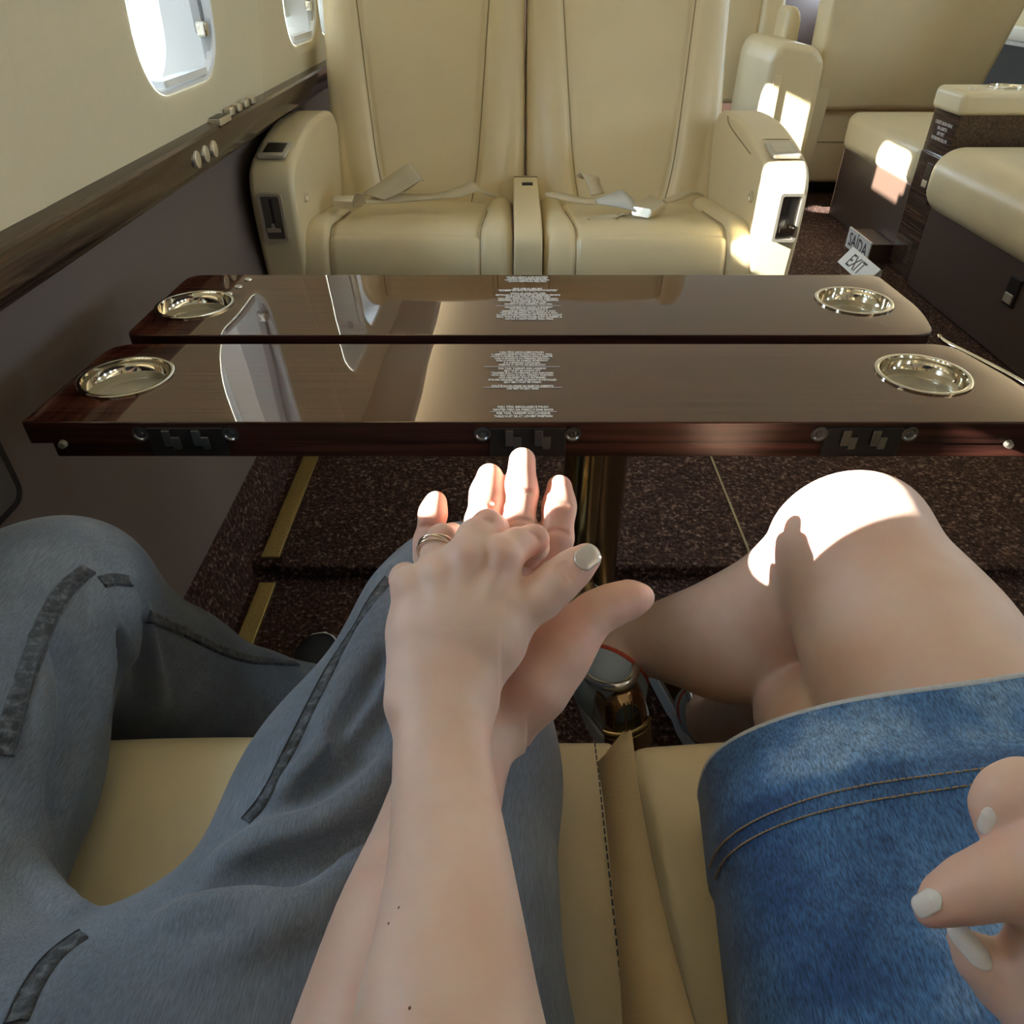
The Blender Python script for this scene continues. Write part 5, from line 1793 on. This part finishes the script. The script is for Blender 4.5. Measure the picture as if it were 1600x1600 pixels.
Q.chain([(Vector((-0.05, -0.28, 1.04)), 0.083), (Vector((-0.51, -0.28, 1.04)), 0.083)], 0.05)
Q.chain([(Vector((-0.50, -0.28, 1.05)), 0.078), (Vector((-0.525, -0.15, 0.87)), 0.07)], 0.03)
Q.chain([(Vector((-0.06, -0.28, 1.03)), 0.08), (Vector((-0.065, -0.17, 0.86)), 0.073)], 0.03)
link('shirt', mesh_np('shirt', *Q.arrays()), 'shirt_m', man)


# jeans
def jeans_base(D):
    # right leg (towards the woman): two strands make the thigh wide and flat
    D.chain([(Vector((-0.055, -0.08, 0.545)), 0.088), (Vector((-0.046, 0.15, 0.550)), 0.081), (Vector((-0.044, 0.36, 0.552)), 0.079), (Vector((-0.048, 0.54, 0.548)), 0.082), (Vector((-0.050, 0.590, 0.538)), 0.080)], 0.03)
    D.chain([(Vector((-0.20, -0.08, 0.560)), 0.110), (Vector((-0.175, 0.13, 0.553)), 0.098), (Vector((-0.125, 0.34, 0.555)), 0.082), (Vector((-0.078, 0.53, 0.550)), 0.078)], 0.05)
    D.chain([(Vector((-0.052, 0.585, 0.540)), 0.078), (Vector((-0.050, 0.605, 0.40)), 0.070), (Vector((-0.045, 0.60, 0.12)), 0.062)], 0.03)
    # left leg
    D.chain([(Vector((-0.36, -0.08, 0.570)), 0.115), (Vector((-0.400, 0.13, 0.570)), 0.098), (Vector((-0.435, 0.34, 0.580)), 0.088), (Vector((-0.466, 0.53, 0.578)), 0.081), (Vector((-0.470, 0.57, 0.560)), 0.078)], 0.04)
    D.chain([(Vector((-0.468, 0.565, 0.560)), 0.077), (Vector((-0.440, 0.630, 0.38)), 0.072), (Vector((-0.395, 0.715, 0.22)), 0.066), (Vector((-0.350, 0.800, 0.11)), 0.058)], 0.03)
    D.chain([(Vector((-0.462, 0.54, 0.52)), 0.072), (Vector((-0.425, 0.60, 0.38)), 0.078), (Vector((-0.365, 0.655, 0.24)), 0.080), (Vector((-0.320, 0.765, 0.12)), 0.062)], 0.04)
    # seat and belly
    D.ball((-0.28, -0.06, 0.58), (0.20, 0.18, 0.125), 0.06)
    D.ball((-0.280, 0.12, 0.555), (0.09, 0.10, 0.085), 0.08)


D0 = Vol(0.009)
jeans_base(D0)
jb = bvh_of(*D0.arrays())
D1 = Vol(0.0042)
jeans_base(D1)


def fold(pts, r, sink, k=0.012, sub=False):
    """a ridge (or crease) laid along a line on the cloth"""
    P = []
    for px, py in pts:
        p, n = hit(jb, px, py)
        P.append(p - n * (sink if not sub else sink * 0.35 - 0.004))
    P = smooth_path(P, 4)
    m = len(P)
    for i in range(m - 1):
        t0 = math.sin(math.pi * (0.12 + 0.76 * i / (m - 1))); t1 = math.sin(math.pi * (0.12 + 0.76 * (i + 1) / (m - 1)))
        D1.cone(P[i], P[i + 1], r * t0, r * t1, k, None, sub)


# right thigh: pulls running from the crotch up to the knee
fold([(340, 1345), (400, 1318), (470, 1300), (540, 1262), (600, 1200)], 0.010, 0.004)
fold([(330, 1395), (420, 1370), (520, 1350), (590, 1290)], 0.009, 0.008, 0.016, True)
fold([(430, 1245), (490, 1195), (545, 1130), (590, 1070), (612, 1020)], 0.008, 0.003)
fold([(470, 1250), (530, 1200), (590, 1140), (612, 1090)], 0.007, 0.006, 0.013, True)
fold([(500, 1140), (545, 1065), (585, 1000), (606, 945)], 0.007, 0.003)
fold([(520, 1160), (570, 1085), (608, 1020)], 0.005, 0.005, 0.010, True)
fold([(545, 1035), (580, 970), (605, 920)], 0.006, 0.003)
fold([(570, 960), (596, 915), (610, 885)], 0.005, 0.002)
fold([(250, 1440), (330, 1420), (430, 1420), (520, 1440)], 0.010, 0.005)
fold([(300, 1500), (400, 1470), (500, 1400), (570, 1330)], 0.009, 0.006)
# left leg: folds behind the knee
fold([(150, 905), (160, 980), (160, 1060), (152, 1130)], 0.012, 0.004)
fold([(95, 1000), (110, 1080), (105, 1180), (95, 1280)], 0.010, 0.008, 0.016, True)
fold([(160, 960), (185, 1000), (202, 1030)], 0.008, 0.003)
fold([(205, 930), (206, 980), (202, 1032)], 0.008, 0.003)
fold([(225, 945), (232, 1010), (245, 1080), (250, 1120)], 0.008, 0.003)
fold([(178, 1000), (180, 1060), (170, 1110)], 0.011, 0.004, 0.016, True)
fold([(216, 970), (219, 1040), (225, 1100)], 0.007, 0.004, 0.012, True)
fold([(60, 1010), (66, 1100), (58, 1200)], 0.008, 0.004)
fold([(0, 1290), (60, 1370), (130, 1430)], 0.009, 0.004)
JA = D1.arrays()
JA = (relax(JA[0], JA[1], 2), JA[1])
jeans = link('jeans', mesh_np('jeans', *JA), 'jeans', man)
jeans['label'] = 'grey-blue denim jeans with raised side seams'
jv = bvh_of(*JA)


def seam(pts, w=0.010, name='seam', lift=0.0016, stitch=True, n=8):
    P, Nn = [], []
    sp_ = smooth_path([(a, b, 0) for a, b in pts], n)
    for q_ in sp_:
        p, nn = hit(jv, q_.x, q_.y)
        if P and (p - P[-1]).length > 0.06:
            continue
        P.append(p); Nn.append(nn)
    # even out the heights
    for _ in range(2):
        P = [P[0]] + [(P[i - 1] + P[i] * 2 + P[i + 1]) / 4 for i in range(1, len(P) - 1)] + [P[-1]]
    V, F = [], []
    cum = 0
    for i, p in enumerate(P):
        t = (P[min(i + 1, len(P) - 1)] - P[max(i - 1, 0)]).normalized()
        nn = Nn[i]; s_ = t.cross(nn).normalized()
        cum += (p - P[i - 1]).length if i else 0
        pk = 0.0010 * math.sin(cum * 2 * math.pi / 0.011)
        for u, h in ((-1.0, -0.003), (-0.85, 0.0012), (-0.4, 0.0018 + pk), (0.3, 0.0018 + pk), (0.8, 0.0026), (1.0, 0.0020), (1.06, -0.003)):
            V.append(tuple(p + s_ * (u * w / 2) + nn * (h + lift - 0.0016)))
    for i in range(len(P) - 1):
        for j in range(6):
            F.append((i * 7 + j, i * 7 + j + 1, (i + 1) * 7 + j + 1, (i + 1) * 7 + j))
    o = link(name, mesh_np(name, V, F), 'jeans_seam', jeans)
    if stitch:
        pts2 = []
        for i, p in enumerate(P):
            t = (P[min(i + 1, len(P) - 1)] - P[max(i - 1, 0)]).normalized()
            pts2.append(p + t.cross(Nn[i]).normalized() * (0.40 * w) + Nn[i] * (0.0028 + lift - 0.0016))
        tube('stitch_line', 'dark_thread', o, pts2, 0.0006, 5)
    return o


seam([(2, 1180), (22, 1110), (45, 1040), (75, 965), (98, 925), (120, 903), (138, 890)], 0.016, n=14)
seam([(158, 909), (178, 905), (203, 908)], 0.014, n=8)
seam([(232, 962), (280, 982), (330, 1008), (380, 1027), (430, 1034), (462, 1037)], 0.014, n=14)
seam([(608, 905), (585, 935), (545, 1000), (510, 1060), (470, 1140), (440, 1200), (410, 1255), (385, 1285)], 0.010, n=14)
seam([(132, 1462), (108, 1478), (78, 1505), (48, 1550), (26, 1600)], 0.013, n=10)

# shoes
blk = ('black_shoe', 'sole', 'black_shoe', None)
sm1 = sneaker(man, shoe_T((-0.362, 0.740, 0.006), (-0.385, 1.00, 0.006)), blk, 0.29, 1, False)
sm1['label'] = 'black shoe with a pale sole under the left shin'
sm2 = sneaker(man, shoe_T((-0.045, 0.53, 0.006), (-0.045, 0.80, 0.006)), blk, 0.29, -1, False)
